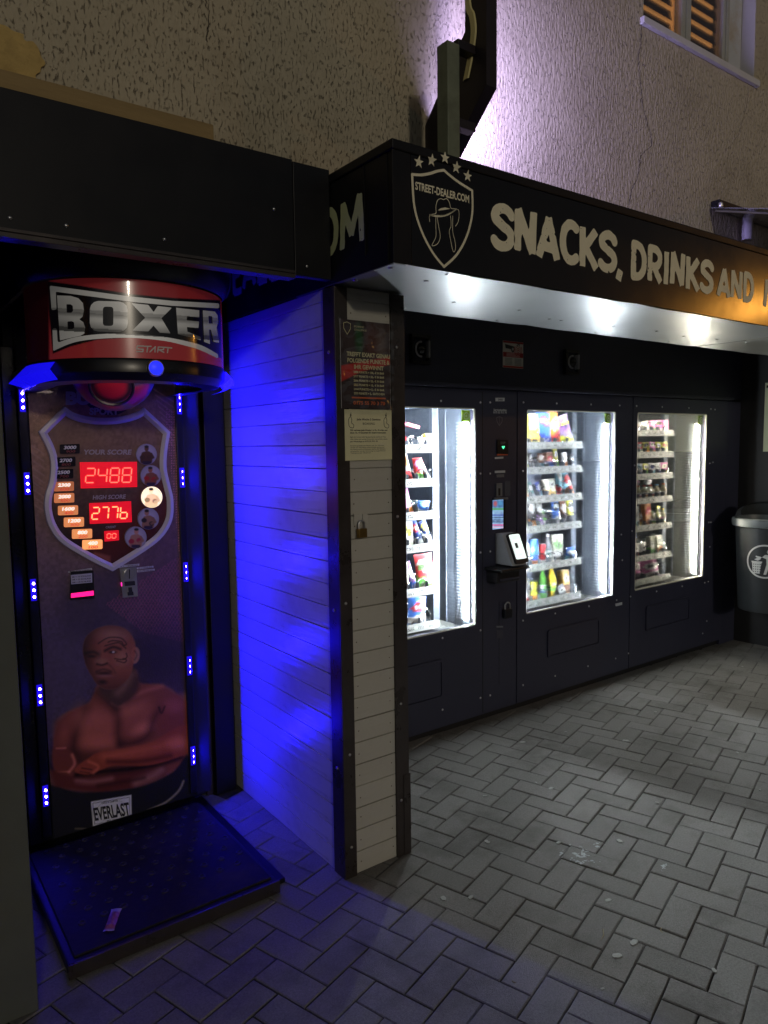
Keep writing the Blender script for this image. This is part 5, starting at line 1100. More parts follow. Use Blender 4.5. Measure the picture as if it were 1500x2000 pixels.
    MB().ring([[(x, YM-.0005, z) for x, z in hq], [(x, YM-.010, z) for x, z in hq], [(x, YM-.010, z) for x, z in hq2], [(x, YM-.001, z) for x, z in hq2]]).build('hatch_frame', M_navy, t)
    bxo('hatch_flap', M_navy, t, hx0+.014, hx1-.014, YM-.006, YM-.0005, hz0+.014, hz1-.014, b=.003)
    return t
R1 = [(1.600, (8, .068)), (1.412, (8, .068)), (1.229, (8, .068)), (1.048, (8, .068)), (.800, (8, .068)), (.598, (4, .13))]
R2 = [(1.606, (5, .120)), (1.450, (9, .077)), (1.266, (9, .077)), (1.077, (9, .077)), (.830, (9, .077)), (.598, (9, .077))]
R3 = [(1.683, (9, .079)), (1.526, (9, .079)), (1.369, (9, .079)), (1.194, (9, .079)), (.993, (9, .079)), (.773, (9, .079)), (.598, (4, .15))]
m1 = machine('a', 1.72, 3.146, 1.96, 2.816, R1, 2.662, .068, 'nearest vending machine with card terminal and payment column beside the clad partition', False, (1.98, 2.56, .22, .44))
m2 = machine('b', 3.150, 4.262, 3.230, 4.078, R2, 3.915, .077, 'middle vending machine with crisp bags on its top shelf', False, (3.42, 3.93, .28, .46))
m3 = machine('c', 4.266, 5.470, 4.318, 5.182, R3, 4.976, .079, 'farthest vending machine with warm light, small bottles and pink bags, near the bin', True, (4.45, 5.0, .28, .46))
def B(t, L_): bolts(t, [((lambda p: (p.x, p.z))(at(*q, 1, YM))) for q in L_])
B(m1, [(861, 783), (938, 786), (957, 786), (938, 925), (957, 925), (938, 1079), (957, 1077), (938, 1231), (864, 1246), (864, 1386), (938, 1363), (957, 1358)])
B(m2, [(1022, 786), (1087, 788), (1154, 790), (1210, 792), (1021, 920), (1021, 1067), (1021, 1212), (1084, 1198), (1150, 1184), (1204, 1172), (1021, 1338), (1084, 1320), (1148, 1301), (1202, 1286), (1213, 1044), (1215, 1094)])
B(m3, [(1243, 793), (1293, 795), (1345, 797), (1388, 799), (1396, 800), (1239, 909), (1234, 1037), (1231, 1165), (1282, 1155), (1332, 1145), (1376, 1138), (1383, 1136), (1388, 1020), (1384, 1020), (1386, 905), (1392, 903), (1386, 1068), (1227, 1276), (1372, 1237), (1380, 1213)])
bxo('door_gap', M_ink, m1, 2.866, 2.871, YM-.0012, YM-.0002, .06, 1.91); bxo('lower_recess', M_ink, m1, 3.00, 3.002, YM-.0012, YM-.0002, .2, .7)
# ---- payment column of the nearest machine
def FQ(name, pts, m, off=.001, h=.004, par=m1):
    q = [at(*p, 1, YM) for p in pts]; return MB().prism([(a.x, a.z) for a in q], lambda u, v, w: (u, YM-off-w, v), h).build(name, m, par)
def FT(s, px, py, h, w_, m, par, off=.003):
    a = at(px, py, 1, YM); b0_ = at(px-w_/2, py, 1, YM); b1_ = at(px+w_/2, py, 1, YM); text(s, lambda u, v: (u, YM-off, v), a.x, a.z-h/2, h, m, par, bold=.02, w=b1_.x-b0_.x)
K4 = .25
def Q(x0, y0, x1, y1, sk=0): return [(930+x0*K4, 760+y0*K4), (930+x1*K4, 760+(y0+sk)*K4), (930+x1*K4, 760+(y1+sk)*K4), (930+x0*K4, 760+y1*K4)]
M_lab = mat('pale_label', lin((190, 196, 205)), .5); M_org = mat('orange_label', lin((204, 96, 60)), .5); M_pgrey = mat('slot_grey', lin((120, 124, 132)), .4, .3)
a = FQ('name_label', Q(148, 68, 217, 95), M_lab); FT('5400', 976, 780.5, .011, 9, M_dark, a, .006)
b_ = FQ('service_label', Q(128, 150, 238, 188, 6), M_navy2, .0008, .0015); FT('Servicehotline', 976, 800.5, .012, 25, M_lab, b_); FT('0175 55 70 3 70', 976, 805.5, .012, 26, M_lab, b_)
eq = [(p.x, p.z) for p in [at(930+x*K4, 760+y*K4, 1, YM) for x, y in ((158, 222), (180, 216), (202, 224), (200, 255), (180, 285), (161, 255), (158, 222))]]
sheet('emblem', (min(p[0] for p in eq)-.01, max(p[0] for p in eq)+.01, min(p[1] for p in eq)-.01, max(p[1] for p in eq)+.01), (40, 50), lambda u, v: (u, YM-.002, v), m1, mat('dim_emblem', lin((110, 112, 124)), .5), sdf=lambda U, V: np.minimum(sd_path(U, V, eq, .0016), sd_path(U, V, [eq[1], eq[4]], .001)))
rd = FQ('coin_validator', Q(158, 395, 243, 505, 4), M_blackp, .001, .008); FT('ESP', 980, 865, .014, 9, M_pgrey, rd, .0105)
gx, gz = (lambda p: (p.x, p.z))(at(980.5, 874, 1, YM)); MB().prism([(gx-.012, gz+.006), (gx-.004, gz+.008), (gx, gz+.003), (gx+.006, gz+.009), (gx+.012, gz+.006), (gx, gz-.009)], lambda u, v, w: (u, YM-.0095-w, v), .002).build('ready_light', emis('green_light', (.10, 1.0, .45), 1.6), rd)
FQ('orange_label', Q(160, 506, 243, 518, -2), M_org); FQ('small_label', Q(143, 532, 208, 546, -4), M_lab); FQ('small_label', Q(143, 638, 222, 656, -3), M_lab); FQ('small_label', Q(155, 668, 214, 690, -3), M_pgrey)
cs = FQ('coin_slot_plate', Q(152, 738, 198, 840, -4), M_pgrey, .001, .006); FQ('coin_slit', Q(166, 775, 182, 832, -2), M_ink, .0071, .0008, cs); FQ('notice', Q(218, 722, 265, 835, -3), mat('grey_notice', lin((70, 74, 88)), .5), .001, .002)
# portrait screen
def scr(xs, zs):
    U, V = pix(xs, np.full(xs.shape, YM-.008), zs); U = (U-930)/K4; V = (V-760)/K4; P = Paint(U, V, (150, 190, 235))
    P.a *= (.6+.8*vnoise(U, V, .06, 5))[..., None]; P.lay(np.maximum(V-928, -(V-868)), (60, 110, 170), 12, .8); P.ell(150, 895, 14, 20, (200, 90, 80), 8, .8); P.ell(190, 890, 16, 16, (90, 160, 210), 8, .8); P.lay(np.abs(V-937)-9, (90, 170, 110), 4, .9); P.lay(np.abs(V-985)-8, (90, 110, 190), 5, .8)
    for y in (1005, 1022, 1038): P.lay(np.abs(V-y)-3.5, (36, 44, 110), 2, .9)
    P.lay(np.abs(V-1062)-7, (220, 110, 170), 3, .9); P.lay(np.abs(V-1080)-5, (240, 200, 230), 3, .9)
    return P.a
sb_ = FQ('screen_bezel', Q(124, 850, 222, 1094, -2), M_blackp, .001, .006); FQ('screen_hood', Q(130, 846, 232, 862, -2), M_pgrey, .0072, .012, sb_)
p0, p1 = at(*Q(128, 868, 212, 1088)[0], 1, YM-.008), at(*Q(128, 868, 212, 1088)[2], 1, YM-.008)
sheet('screen', (p0.x, p1.x, p1.z, p0.z), (24, 60), lambda u, v: (u, YM-.0078, v), sb_, mat('screen_picture', rough=.2, attr=True, emit='attr', estr=.75), col=scr)
# card terminal in its wedge holder
c = at(982, 1068, 1, YM); cx, cz = c.x, c.z
th = bpy.data.objects.new('card_terminal', None); COL.objects.link(th); th.parent = m1
M_hold = mat('grey_holder', lin((150, 152, 156)), .45, var=.08)
zb0, zt0 = at(982, 1098, 1, YM).z, at(982, 1040, 1, YM).z
wd_ = .062
mb = MB(); mb.add([(cx-wd_, YM-.002, zt0), (cx-wd_, YM-.002, zb0), (cx-wd_, YM-.135, zb0), (cx-wd_, YM-.055, zt0), (cx+wd_*.9, YM-.002, zt0), (cx+wd_*.9, YM-.002, zb0), (cx+wd_*.9, YM-.135, zb0), (cx+wd_*.9, YM-.055, zt0)], [(0, 1, 2, 3), (4, 7, 6, 5), (0, 4, 5, 1), (1, 5, 6, 2), (2, 6, 7, 3), (3, 7, 4, 0)]); mb.build('holder', M_hold, th)
def slant(u, v, w=0):      # v 0..1 up the slope
    n_ = Vector((0, -(zt0-zb0), .08)).normalized()*-1; n_ = Vector((0, -(zt0-zb0), -.08)); n_ = Vector((0, -abs(zt0-zb0), .08)).normalized()
    p = Vector((cx+u, YM-.135+.08*v, zb0+(zt0-zb0)*v)); return tuple(p+n_*w)
H_ = zt0-zb0
def rr2(x0, x1, y0, y1, r): return [(x, y) for x, y in rrect(x0, x1, y0, y1, r, 3)]
MB().prism(rr2(-wd_*.62, wd_*1.0, .02, .99, .05), lambda u, v, w: slant(u, v, .001+w), .016).build('terminal_body', M_blackp, th)
MB().prism(rr2(-wd_*.50, wd_*.86, .16, .93, .02), lambda u, v, w: slant(u, v, .0175+w), .001).build('terminal_screen', emis('terminal_screen', (.86, 1.0, .95), 1.0), th)
tm = MB().prism(rr2(-.008, .014, .50, .66, .004), lambda u, v, w: slant(u, v, .019+w), .0006).build('screen_print', M_pgrey, th)
for i, s in enumerate(('BITTE KARTE', 'VORHALTEN')): text(s, lambda u, v: slant(u, v, .0195), .005, .84-i*.06, .03, M_pgrey, th, w=.05)
text('SUMME', lambda u, v: slant(u, v, .0195), .005, .28, .03, M_pgrey, th, w=.04)
ty0, ty1 = at(984, 1128, 1, YM).z, at(984, 1100, 1, YM).z
tray = MB(); x_a, x_b = at(957, 1110, 1, YM-.05).x, at(1012, 1106, 1, YM-.05).x
tray.box(x_a, x_b, YM-.145, YM-.001, ty1-.022, ty1-.004, b=.006); tray.build('terminal_shelf', M_blackp, m1)
mb = MB(); mb.box(x_a+.02, x_b-.02, YM-.085, YM-.001, ty0-.010, ty1-.028, b=.008); mb.build('coin_return', M_blackp, m1); bxo('coin_return_lip', M_navy, m1, x_a+.045, x_b-.03, YM-.092, YM-.0855, ty0+.004, ty0+.016, b=.002)
pl_ = T('dark_padlock', 'black padlock hanging on the vending payment column below the card terminal', 'padlock', (at(986, 1190, 1, YM).x, YM-.02, at(986, 1200, 1, YM).z)); c = at(987, 1193, 1, YM)
bxo('lock_body', mat('black_lock', lin((36, 38, 46)), .35, .4), pl_, c.x-.032, c.x+.032, YM-.030, YM-.006, at(987, 1206, 1, YM).z, at(987, 1188, 1, YM).z, b=.006)
zt1 = at(987, 1188, 1, YM).z; MB().tube([(c.x-.020, YM-.018, zt1-.004), (c.x-.020, YM-.018, zt1+.018)]+[(c.x-.020*math.cos(math.pi*i/8), YM-.018, zt1+.018+.020*math.sin(math.pi*i/8)) for i in range(1, 8)]+[(c.x+.020, YM-.018, zt1+.018), (c.x+.020, YM-.018, zt1-.004)], .0045, seg=8).build('shackle', M_steel, pl_, smooth=True)
FQ('type_label', Q(154, 1850, 206, 1862), M_pgrey); FQ('type_label', Q(156, 1885, 206, 1945), mat('faint_label', lin((64, 66, 80)), .5), .001, .001)
a = at(1207, 1181, 1, YM); FQ('maker_label', [(1201, 1179), (1214, 1176), (1214, 1181), (1202, 1184)], M_lab, par=m2)

# ================================================================== cameras and warning notice on the header panel
def dome(px, py, label):
    c = at(px, py, 1, 3.0); t = T('security_camera', label, 'camera', (c.x, 3.0, c.z-.06), 'cameras on the header panel')
    w_ = .062; q = [(c.x-w_, c.z-.075), (c.x+w_, c.z-.075), (c.x+w_, c.z+.075), (c.x-w_, c.z+.075)]; q2 = [(c.x+(x-c.x)*.78, c.z+(z-c.z)*.78) for x, z in q]
    MB().ring([[(x, 2.9995, z) for x, z in q], [(x, 2.972, z) for x, z in q], [(x, 2.972, z) for x, z in q2], [(x, 2.995, z) for x, z in q2]]).build('housing', M_blackp, t)
    bxo('back_plate', M_navy2, t, c.x-.047, c.x+.047, 2.9955, 2.9985, c.z-.057, c.z+.057)
    M = Matrix.Translation((c.x-.004, 2.985, c.z)) @ Matrix.Rotation(math.pi/2, 4, 'X'); MB().lathe([(.030, 0), (.030, .012), (.026, .022), (.016, .031), (.0005, .034)], M=M, seg=20).build('dome', mat('dome_black', lin((14, 14, 18)), .08, coat=.5), t, smooth=True)
    MB().tube([(c.x-.004+.034*math.cos(a), 2.985-.012, c.z+.038*math.sin(a)) for a in [math.radians(80+200*i/16) for i in range(17)]], .005, seg=6).build('collar', mat('pale_collar', lin((200, 200, 205)), .4), t, smooth=True)
    bxo('connector', MATS['pale_collar'], t, c.x+.038, c.x+.049, 2.960, 2.990, c.z-.042, c.z+.046, b=.003)
dome(817, 683, 'small dome camera in a black housing above the nearest machine, close to the partition'); dome(1112, 708, 'small dome camera in a black housing right of the red and white notice')
p0 = at(982, 667, 1, 3.0); p1 = at(1021, 720, 1, 3.0); x0, x1, z0, z1 = p0.x, p1.x, p1.z, p0.z+.005
wn = T('surveillance_notice', 'red and white video surveillance notice on the navy header panel', 'notice', ((x0+x1)/2, 2.998, z0))
def wcol(U, V):
    P = Paint(U, V, (226, 222, 216)); f = lambda t: z0+(z1-z0)*t
    P.lay(np.maximum(V-f(.58), f(.40)-V), (178, 40, 44), .001); P.lay(f(.93)-V, (178, 40, 44), .001); P.lay(V-f(.07), (178, 40, 44), .001)
    for i in range(3): P.lay(np.maximum(np.abs(V-f(.44+i*.05))-.0022, np.abs(U-(x0+x1)/2)-.055), (230, 190, 190), .001, .8)
    for i in range(6):
        P.lay(np.maximum(np.abs(V-f(.11+i*.048))-.0016, np.abs(U-(x0+(x1-x0)*.27))-.03), (90, 90, 96), .001, .8); P.lay(np.maximum(np.abs(V-f(.11+i*.048))-.0016, np.abs(U-(x0+(x1-x0)*.74))-.028), (90, 90, 96), .001, .8)
    cx_ = x0+(x1-x0)*.30; cz_ = f(.75); P.poly([(cx_-.035, cz_+.02), (cx_+.025, cz_+.012), (cx_+.03, cz_-.008), (cx_-.03, cz_-.004)], (40, 40, 44), .001); P.ell(cx_+.03, cz_-.006, .016, .018, (60, 60, 64), .001); P.ell(cx_+.03, cz_-.006, .007, .008, (200, 200, 204), .001)
    ex = x0+(x1-x0)*.74
    for r in (.012, .022, .032): P.lay(np.maximum(np.abs(sd_ell(U, V, ex, cz_-.01, r, r))-.0022, V-(cz_+.012)), (190, 50, 54), .001)
    P.ell(ex, cz_-.01, .006, .006, (190, 50, 54), .001)
    return P.a
sheet('print', (x0, x1, z0, z1), (70, 90), lambda u, v: (u, 2.9972, v), wn, M_flat, col=wcol); bxo('sticker', M_white, wn, x0-.001, x1+.001, 2.9976, 2.9994, z0-.001, z1+.001)
text('24', lambda u, v: (u, 2.9966, v), x0+(x1-x0)*.74, z0+(z1-z0)*.845, .02, M_dark, wn, bold=.03)

# ================================================================== goods behind the glass
M_foil = mat('goods_foil', rough=.32, attr=True, bump=.35, bscale=60); M_card = mat('goods_card', rough=.5, attr=True); M_can = mat('goods_can', rough=.28, metal=.35, attr=True); M_clear = mat('goods_bottle', rough=.15, attr=True, coat=.4); M_cap = mat('goods_cap', rough=.4, attr=True)
def art(base, second, logo, ink, seed):
    r = random.Random(seed); k = r.random(); yb = r.uniform(.25, .4); yl = r.uniform(.58, .74); b, s, l, i_ = map(lin, (base, second, logo, ink)); tl = r.uniform(-.35, .35)
    def f(a, t): return tuple(min(.92, q*1.5+.02) for q in g(a, t))
    def g(a, t):              # a -1..1 across, t 0..1 up
        c = b
        if t < yb+a*tl*.4: c = s
        if (a/.82)**2+((t-yl-a*tl*.3)/.17)**2 < 1: c = l
        if abs(t-yl-a*tl*.3) < .065 and abs(a) < .6 and math.sin(a*15+seed) > -.2: c = i_
        if t < .16 and abs(a) < .55 and math.sin(a*22+t*40+seed) > .45: c = i_
        if t > .95 or t < .03: c = tuple(v*.8+.1 for v in b)
        return c
    return f
def finish(mb, name, m, tx, par=None, smooth=True):
    x, y, z, lean, roll_, turn = tx
    M = Matrix.Translation((x, y, z)) @ Matrix.Rotation(turn, 4, 'Z') @ Matrix.Rotation(roll_, 4, 'Y') @ Matrix.Rotation(lean, 4, 'X')
    mb.v = [tuple(M @ Vector(v)) for v in mb.v]; return mb.build(name, m, par, smooth=smooth)
def g_bag(w, h, d, f, seed, tx, name):
    mb = MB(); r = random.Random(seed); nx, nz = 10, 14
    for s in (-1, 1):
        for i in range(nx+1):
            for j in range(nz+1):
                a = 2*i/nx-1; t = j/nz; puff = (1-a*a)**.6*(math.sin(math.pi*min(1, max(0, (t-.05)/.9))))**.55 if .05 < t < .95 else 0
                cr_ = .06*math.sin(a*9+seed)*math.sin(t*7+seed)
                x = a*w/2*(1-.06*math.sin(math.pi*t))*(1+(.02*(-1)**i if t in (0, 1) else 0)); y = s*(d/2*puff*(1+cr_)+.0008)
                mb.v.append((x, y, t*h+r.uniform(-.001, .001))); mb.c.append(f(a, t))
    n1 = (nx+1)*(nz+1); mb.f = [(i*(nz+1)+j, (i+1)*(nz+1)+j, (i+1)*(nz+1)+j+1, i*(nz+1)+j+1) for i in range(nx) for j in range(nz)]; mb.f += [tuple(v+n1 for v in q[::-1]) for q in mb.f]
    for j in range(nz): mb.f += [(j+1, j, n1+j, n1+j+1), (nx*(nz+1)+j, nx*(nz+1)+j+1, n1+nx*(nz+1)+j+1, n1+nx*(nz+1)+j)]
    for i in range(nx): mb.f += [(i*(nz+1), (i+1)*(nz+1), n1+(i+1)*(nz+1), n1+i*(nz+1)), (i*(nz+1)+nz, n1+i*(nz+1)+nz, n1+(i+1)*(nz+1)+nz, (i+1)*(nz+1)+nz)]
    return finish(mb, name, M_foil, tx)
def g_box(w, h, d, f, seed, tx, name):
    mb = MB(); nx, nz = 7, 9
    for s in (-1, 1):
        for i in range(nx+1):
            for j in range(nz+1):
                a = 2*i/nx-1; t = j/nz; mb.v.append((a*w/2, s*d/2, t*h)); mb.c.append(f(a, t))
    n1 = (nx+1)*(nz+1); q0 = [(i*(nz+1)+j, (i+1)*(nz+1)+j, (i+1)*(nz+1)+j+1, i*(nz+1)+j+1) for i in range(nx) for j in range(nz)]; mb.f = q0+[tuple(v+n1 for v in q[::-1]) for q in q0]
    for j in range(nz): mb.f += [(j+1, j, n1+j, n1+j+1), (nx*(nz+1)+j, nx*(nz+1)+j+1, n1+nx*(nz+1)+j+1, n1+nx*(nz+1)+j)]
    for i in range(nx): mb.f += [(i*(nz+1), (i+1)*(nz+1), n1+(i+1)*(nz+1), n1+i*(nz+1)), (i*(nz+1)+nz, n1+i*(nz+1)+nz, n1+(i+1)*(nz+1)+nz, (i+1)*(nz+1)+nz)]
    return finish(mb, name, M_card, tx, smooth=False)
def g_lathe(prof, f, seed, tx, name, m, h, par=None, seg=18):
    mb = MB().lathe(prof, seg=seg)
    for k, (r, z) in enumerate(prof):
        for i in range(seg):
            a = math.sin(2*math.pi*i/seg+math.pi)*0+math.cos(2*math.pi*i/seg); mb.c.append(f(a, z/h))
    return finish(mb, name, m, tx, par)
def g_can(r, h, f, seed, tx, name):
    t = T(name, '', 'can', (tx[0], tx[1], tx[2])); zs = [.0]+[.06+i*.088 for i in range(11)]
    pr = [(r*.80, 0), (r*.86, h*.02), (r, h*.06)]+[(r, h*(.06+.84*i/10)) for i in range(1, 11)]+[(r*.95, h*.93), (r*.83, h*.985)]
    g_lathe(pr, f, seed, tx, 'can_body', M_can, h, t); g_lathe([(r*.84, h*.985), (r*.86, h), (r*.80, h), (r*.76, h*.985), (.0005, h*.985)], lambda a, q: (.6, .62, .64), seed, tx, 'lid', M_can, h, t); return t
def g_bottle(r, h, body, lab, cap, f, seed, tx, name):
    t = T(name, '', 'bottle', (tx[0], tx[1], tx[2])); bcol = lin(body)
    pr = [(r*.85, 0), (r, h*.03), (r, h*.1), (r*.97, h*.3), (r, h*.52), (r*.9, h*.62), (r*.55, h*.75), (r*.36, h*.84), (r*.34, h*.92)]
    g_lathe(pr, lambda a, q: bcol, seed, tx, 'bottle_body', M_clear, h, t); g_lathe([(r*1.012, h*.2), (r*1.012, h*.26), (r*1.012, h*.33), (r*1.012, h*.40), (r*1.012, h*.47)], lambda a, q: f(a, (q-.18)/.32), seed, tx, 'bottle_label', M_card, h, t)
    g_lathe([(r*.40, h*.90), (r*.40, h*.99), (r*.34, h)], lambda a, q: lin(cap), seed, tx, 'bottle_cap', M_cap, h, t); return t
CN = {'r': (205, 40, 48), 'o': (236, 120, 40), 'y': (240, 205, 60), 'g': (96, 170, 70), 'b': (50, 110, 200), 'db': (36, 60, 140), 'w': (236, 236, 232), 'p': (232, 110, 170), 'pu': (120, 70, 150), 'k': (36, 36, 44), 'br': (130, 80, 56), 'cr': (232, 222, 184), 'gy': (150, 152, 160), 't': (70, 130, 130), 'lb': (120, 180, 225), 'gd': (214, 160, 70), 'mv': (130, 110, 150)}
NM = {'r': 'red', 'o': 'orange', 'y': 'yellow', 'g': 'green', 'b': 'blue', 'db': 'dark blue', 'w': 'white', 'p': 'pink', 'pu': 'purple', 'k': 'black', 'br': 'brown', 'cr': 'cream', 'gy': 'grey', 't': 'teal', 'lb': 'light blue', 'gd': 'gold', 'mv': 'mauve'}
ORD = ['rightmost', 'second from right', 'third from right', 'fourth from right', 'fifth from right', 'sixth from right', 'seventh from right', 'eighth from right']
SN = {6: ['top', 'second', 'third', 'fourth', 'fifth', 'lowest'], 7: ['top', 'second', 'third', 'fourth', 'fifth', 'sixth', 'lowest']}
KW = {'bag': 'bag', 'bar': 'bar', 'box': 'carton', 'can': 'can', 'bot': 'bottle', 'pouch': 'pouch', 'card': 'card pack'}
seed_ = [100]
def goods(mname, rows, xr, spec):
    for si, items in enumerate(spec):
        zs, (ns, pitch) = rows[si]; n_r = len(rows)
        for k, it in enumerate(items):
            slot, kind, cols, w_, h_ = it[:5]; ex = it[5] if len(it) > 5 else {}
            seed_[0] += 1; sd = seed_[0]; r = random.Random(sd); c = [CN[q] for q in cols.split()]; c = c+[CN['w'], CN['k']]
            f = art(c[0], c[1], c[2 if len(c) > 4 else -2], c[3] if len(c) > 5 else c[-1 if sum(c[0]) > 380 else -2], sd)
            x = xr-pitch*(slot+.5)+ex.get('dx', 0); lean = ex.get('lean', -.12); rl = ex.get('roll', r.uniform(-.06, .06)); turn = ex.get('turn', r.uniform(-.12, .12)); y = ex.get('y', 3.165); z = zs+.0055+ex.get('dz', 0)
            tx = (x, y, z, lean, rl, turn)
            if kind == 'bag' or kind == 'pouch': o = g_bag(w_, h_, ex.get('d', w_*.35), f, sd, tx, 'snack_bag' if kind == 'bag' else 'pouch')
            elif kind == 'bar': o = g_bag(w_, h_, .016, f, sd, tx, 'snack_bar')
            elif kind == 'box': o = g_box(w_, h_, ex.get('d', .035), f, sd, tx, 'carton')
            elif kind == 'card': o = g_box(w_, h_, .012, f, sd, tx, 'card_pack')
            elif kind == 'can': o = g_can(w_/2, h_, f, sd, (x, y+.02, z, 0, 0, r.uniform(0, 6)), 'drink_can')
            else: o = g_bottle(w_/2, h_, CN[ex.get('body', 'cr')], None, CN[ex.get('cap', 'w')], f, sd, (x, y+.01, z, 0, 0, 0), 'bottle')
            cs_ = cols.split(); nm = NM[cs_[0]]+(' and '+NM[cs_[1]] if len(cs_) > 1 else '')
            tag(o, f"{nm} {KW[kind]}, {ORD[k]} on {mname} machine's {SN[n_r][si]} shelf", KW[kind].split()[0], f"goods in the {mname} machine")
            if 'text' in ex:
                M = Matrix.Translation((x, y, z)) @ Matrix.Rotation(turn, 4, 'Z') @ Matrix.Rotation(rl, 4, 'Y') @ Matrix.Rotation(lean, 4, 'X'); dd = ex.get('d', w_*.35)/2
                tc_ = mat('goods_type_'+ex.get('tc', 'y'), lin(CN[ex.get('tc', 'y')]), .4)
                def mp(u, v):
                    a = u/(w_/2); t = v/h_; pf_ = (max(0, 1-a*a))**.6*(math.sin(math.pi*min(1, max(0, (t-.05)/.9))))**.55 if .05 < t < .95 else 0
                    return tuple(M @ Vector((u, -dd*pf_*1.06-.003, v)))
                text(ex['text'], mp, 0, h_*ex.get('th', .66), h_*.14, tc_, o, bold=.04, w=w_*.8, shear=.2)
goods('nearest', R1, 2.662, [
 [(0, 'box', 'gd cr b', .052, .075), (1, 'pouch', 'w p', .06, .055, {'lean': .4}), (2, 'bar', 'r w', .03, .13, {'roll': -.55}), (2.2, 'box', 'r p', .10, .016, {'dz': .115, 'lean': .1, 'roll': .2, 'd': .09}), (3.4, 'pouch', 'w lb', .05, .05)],
 [(0, 'bar', 'r gy', .036, .135, {'roll': -.45}), (1, 'pouch', 'r g p', .07, .13), (2, 'bar', 'w r o', .055, .16, {'roll': -.22}), (3.2, 'bag', 'p r', .07, .15)],
 [(.8, 'pouch', 'b w lb', .085, .075, {'lean': .3}), (2.6, 'pouch', 'p o w', .125, .135, {'roll': -.2}), (3.9, 'pouch', 'y r', .06, .10)],
 [(0, 'bag', 'db w y', .058, .145, {'roll': -.3, 'd': .03}), (1, 'bag', 'db w r', .058, .150, {'roll': -.3, 'd': .03}), (2.3, 'box', 'w cr y', .058, .14, {'d': .03}), (3.5, 'box', 'w gy', .05, .10)],
 [(.4, 'bag', 'r g w', .125, .195, {'text': 'BEEF KING', 'tc': 'g', 'th': .55, 'd': .03}), (1.6, 'bar', 'pu b w', .048, .165, {'roll': -.28}), (2.7, 'box', 'cr br w', .042, .165, {'d': .03}), (3.6, 'box', 'o gd', .045, .18, {'d': .03})],
 [(.5, 'bag', 'b w r', .135, .155, {'roll': .12, 'd': .05}), (1.9, 'pouch', 'r w', .06, .06)]])
goods('middle', R2, 3.915, [
 [(.35, 'bag', 'mv y pu', .135, .19, {'roll': -.26, 'd': .04, 'text': 'Takis', 'tc': 'y'}), (1.25, 'bag', 'o r', .105, .215, {'text': 'Takis', 'd': .04, 'roll': -.06}), (2.15, 'bag', 'b db pu', .12, .205, {'text': 'Takis', 'd': .04, 'roll': .04}), (3.2, 'box', 'y gd', .09, .19, {'dx': .02}), (3.9, 'can', 'r w', .05, .08)],
 [(0, 'bar', 'k w', .035, .085, {'roll': -.1}), (1, 'box', 'w o', .036, .10, {'d': .02}), (2, 'bar', 'y g', .038, .13, {'roll': -.1}), (3, 'box', 'br b r', .06, .105, {'d': .03}), (4, 'pouch', 'br lb', .052, .10), (5, 'bar', 'k w', .036, .105, {'roll': -.25}), (6, 'pouch', 'cr y', .07, .085)],
 [(0, 'bar', 'r o cr', .04, .125, {'roll': -.3}), (.75, 'bag', 'lb br r', .062, .165, {'d': .025}), (1.75, 'bag', 'lb r w', .065, .18, {'d': .025, 'roll': .1}), (3, 'box', 'cr gd w', .065, .115, {'d': .06}), (4, 'bar', 'db lb w', .042, .105, {'roll': -.3}), (5, 'bar', 't gy w', .042, .105, {'roll': -.3}), (6, 'pouch', 'cr o', .07, .13)],
 [(.15, 'bag', 'y k w', .066, .165, {'text': 'EVEK', 'tc': 'k', 'd': .025}), (1.1, 'bag', 'br k w', .066, .165, {'text': 'EVEK', 'tc': 'w', 'd': .025}), (2.05, 'bag', 'b w k', .066, .165, {'text': 'EVEK', 'tc': 'w', 'd': .025}), (3.2, 'bar', 'g w k', .038, .105, {'roll': -.5}), (4.05, 'bag', 'k pu w', .066, .165, {'text': 'WINI', 'tc': 'w', 'd': .025, 'th': .75}), (5.05, 'bag', 'k o w', .066, .165, {'text': 'WINI', 'tc': 'w', 'd': .025, 'th': .75}), (6.05, 'bag', 'k y w', .066, .165, {'text': 'WINI', 'tc': 'w', 'd': .025, 'th': .75})],
 [(.35, 'pouch', 'b lb', .085, .09, {'lean': .2}), (1.9, 'card', 'cr w g', .115, .18, {'lean': -.05}), (3, 'bot', 't w', .05, .19, {'body': 'gy', 'cap': 'w'}), (3.6, 'can', 'r w', .055, .13), (4.6, 'can', 'b o lb', .062, .168), (5.6, 'can', 'w gy', .056, .145), (6.3, 'can', 'lb b', .062, .17)],
 [(.9, 'box', 'gd br w', .066, .165, {'d': .05}), (1.4, 'pouch', 'gy k w', .062, .08, {'roll': -.4, 'y': 3.14}), (2.5, 'bot', 'y g', .066, .215, {'body': 'y', 'cap': 'w'}), (3.6, 'bot', 'w db g', .062, .20, {'body': 'g', 'cap': 'g'}), (4.6, 'can', 'y o', .058, .125), (5.6, 'can', 'w r gy', .058, .150), (6.3, 'can', 'r w db', .058, .15)]])
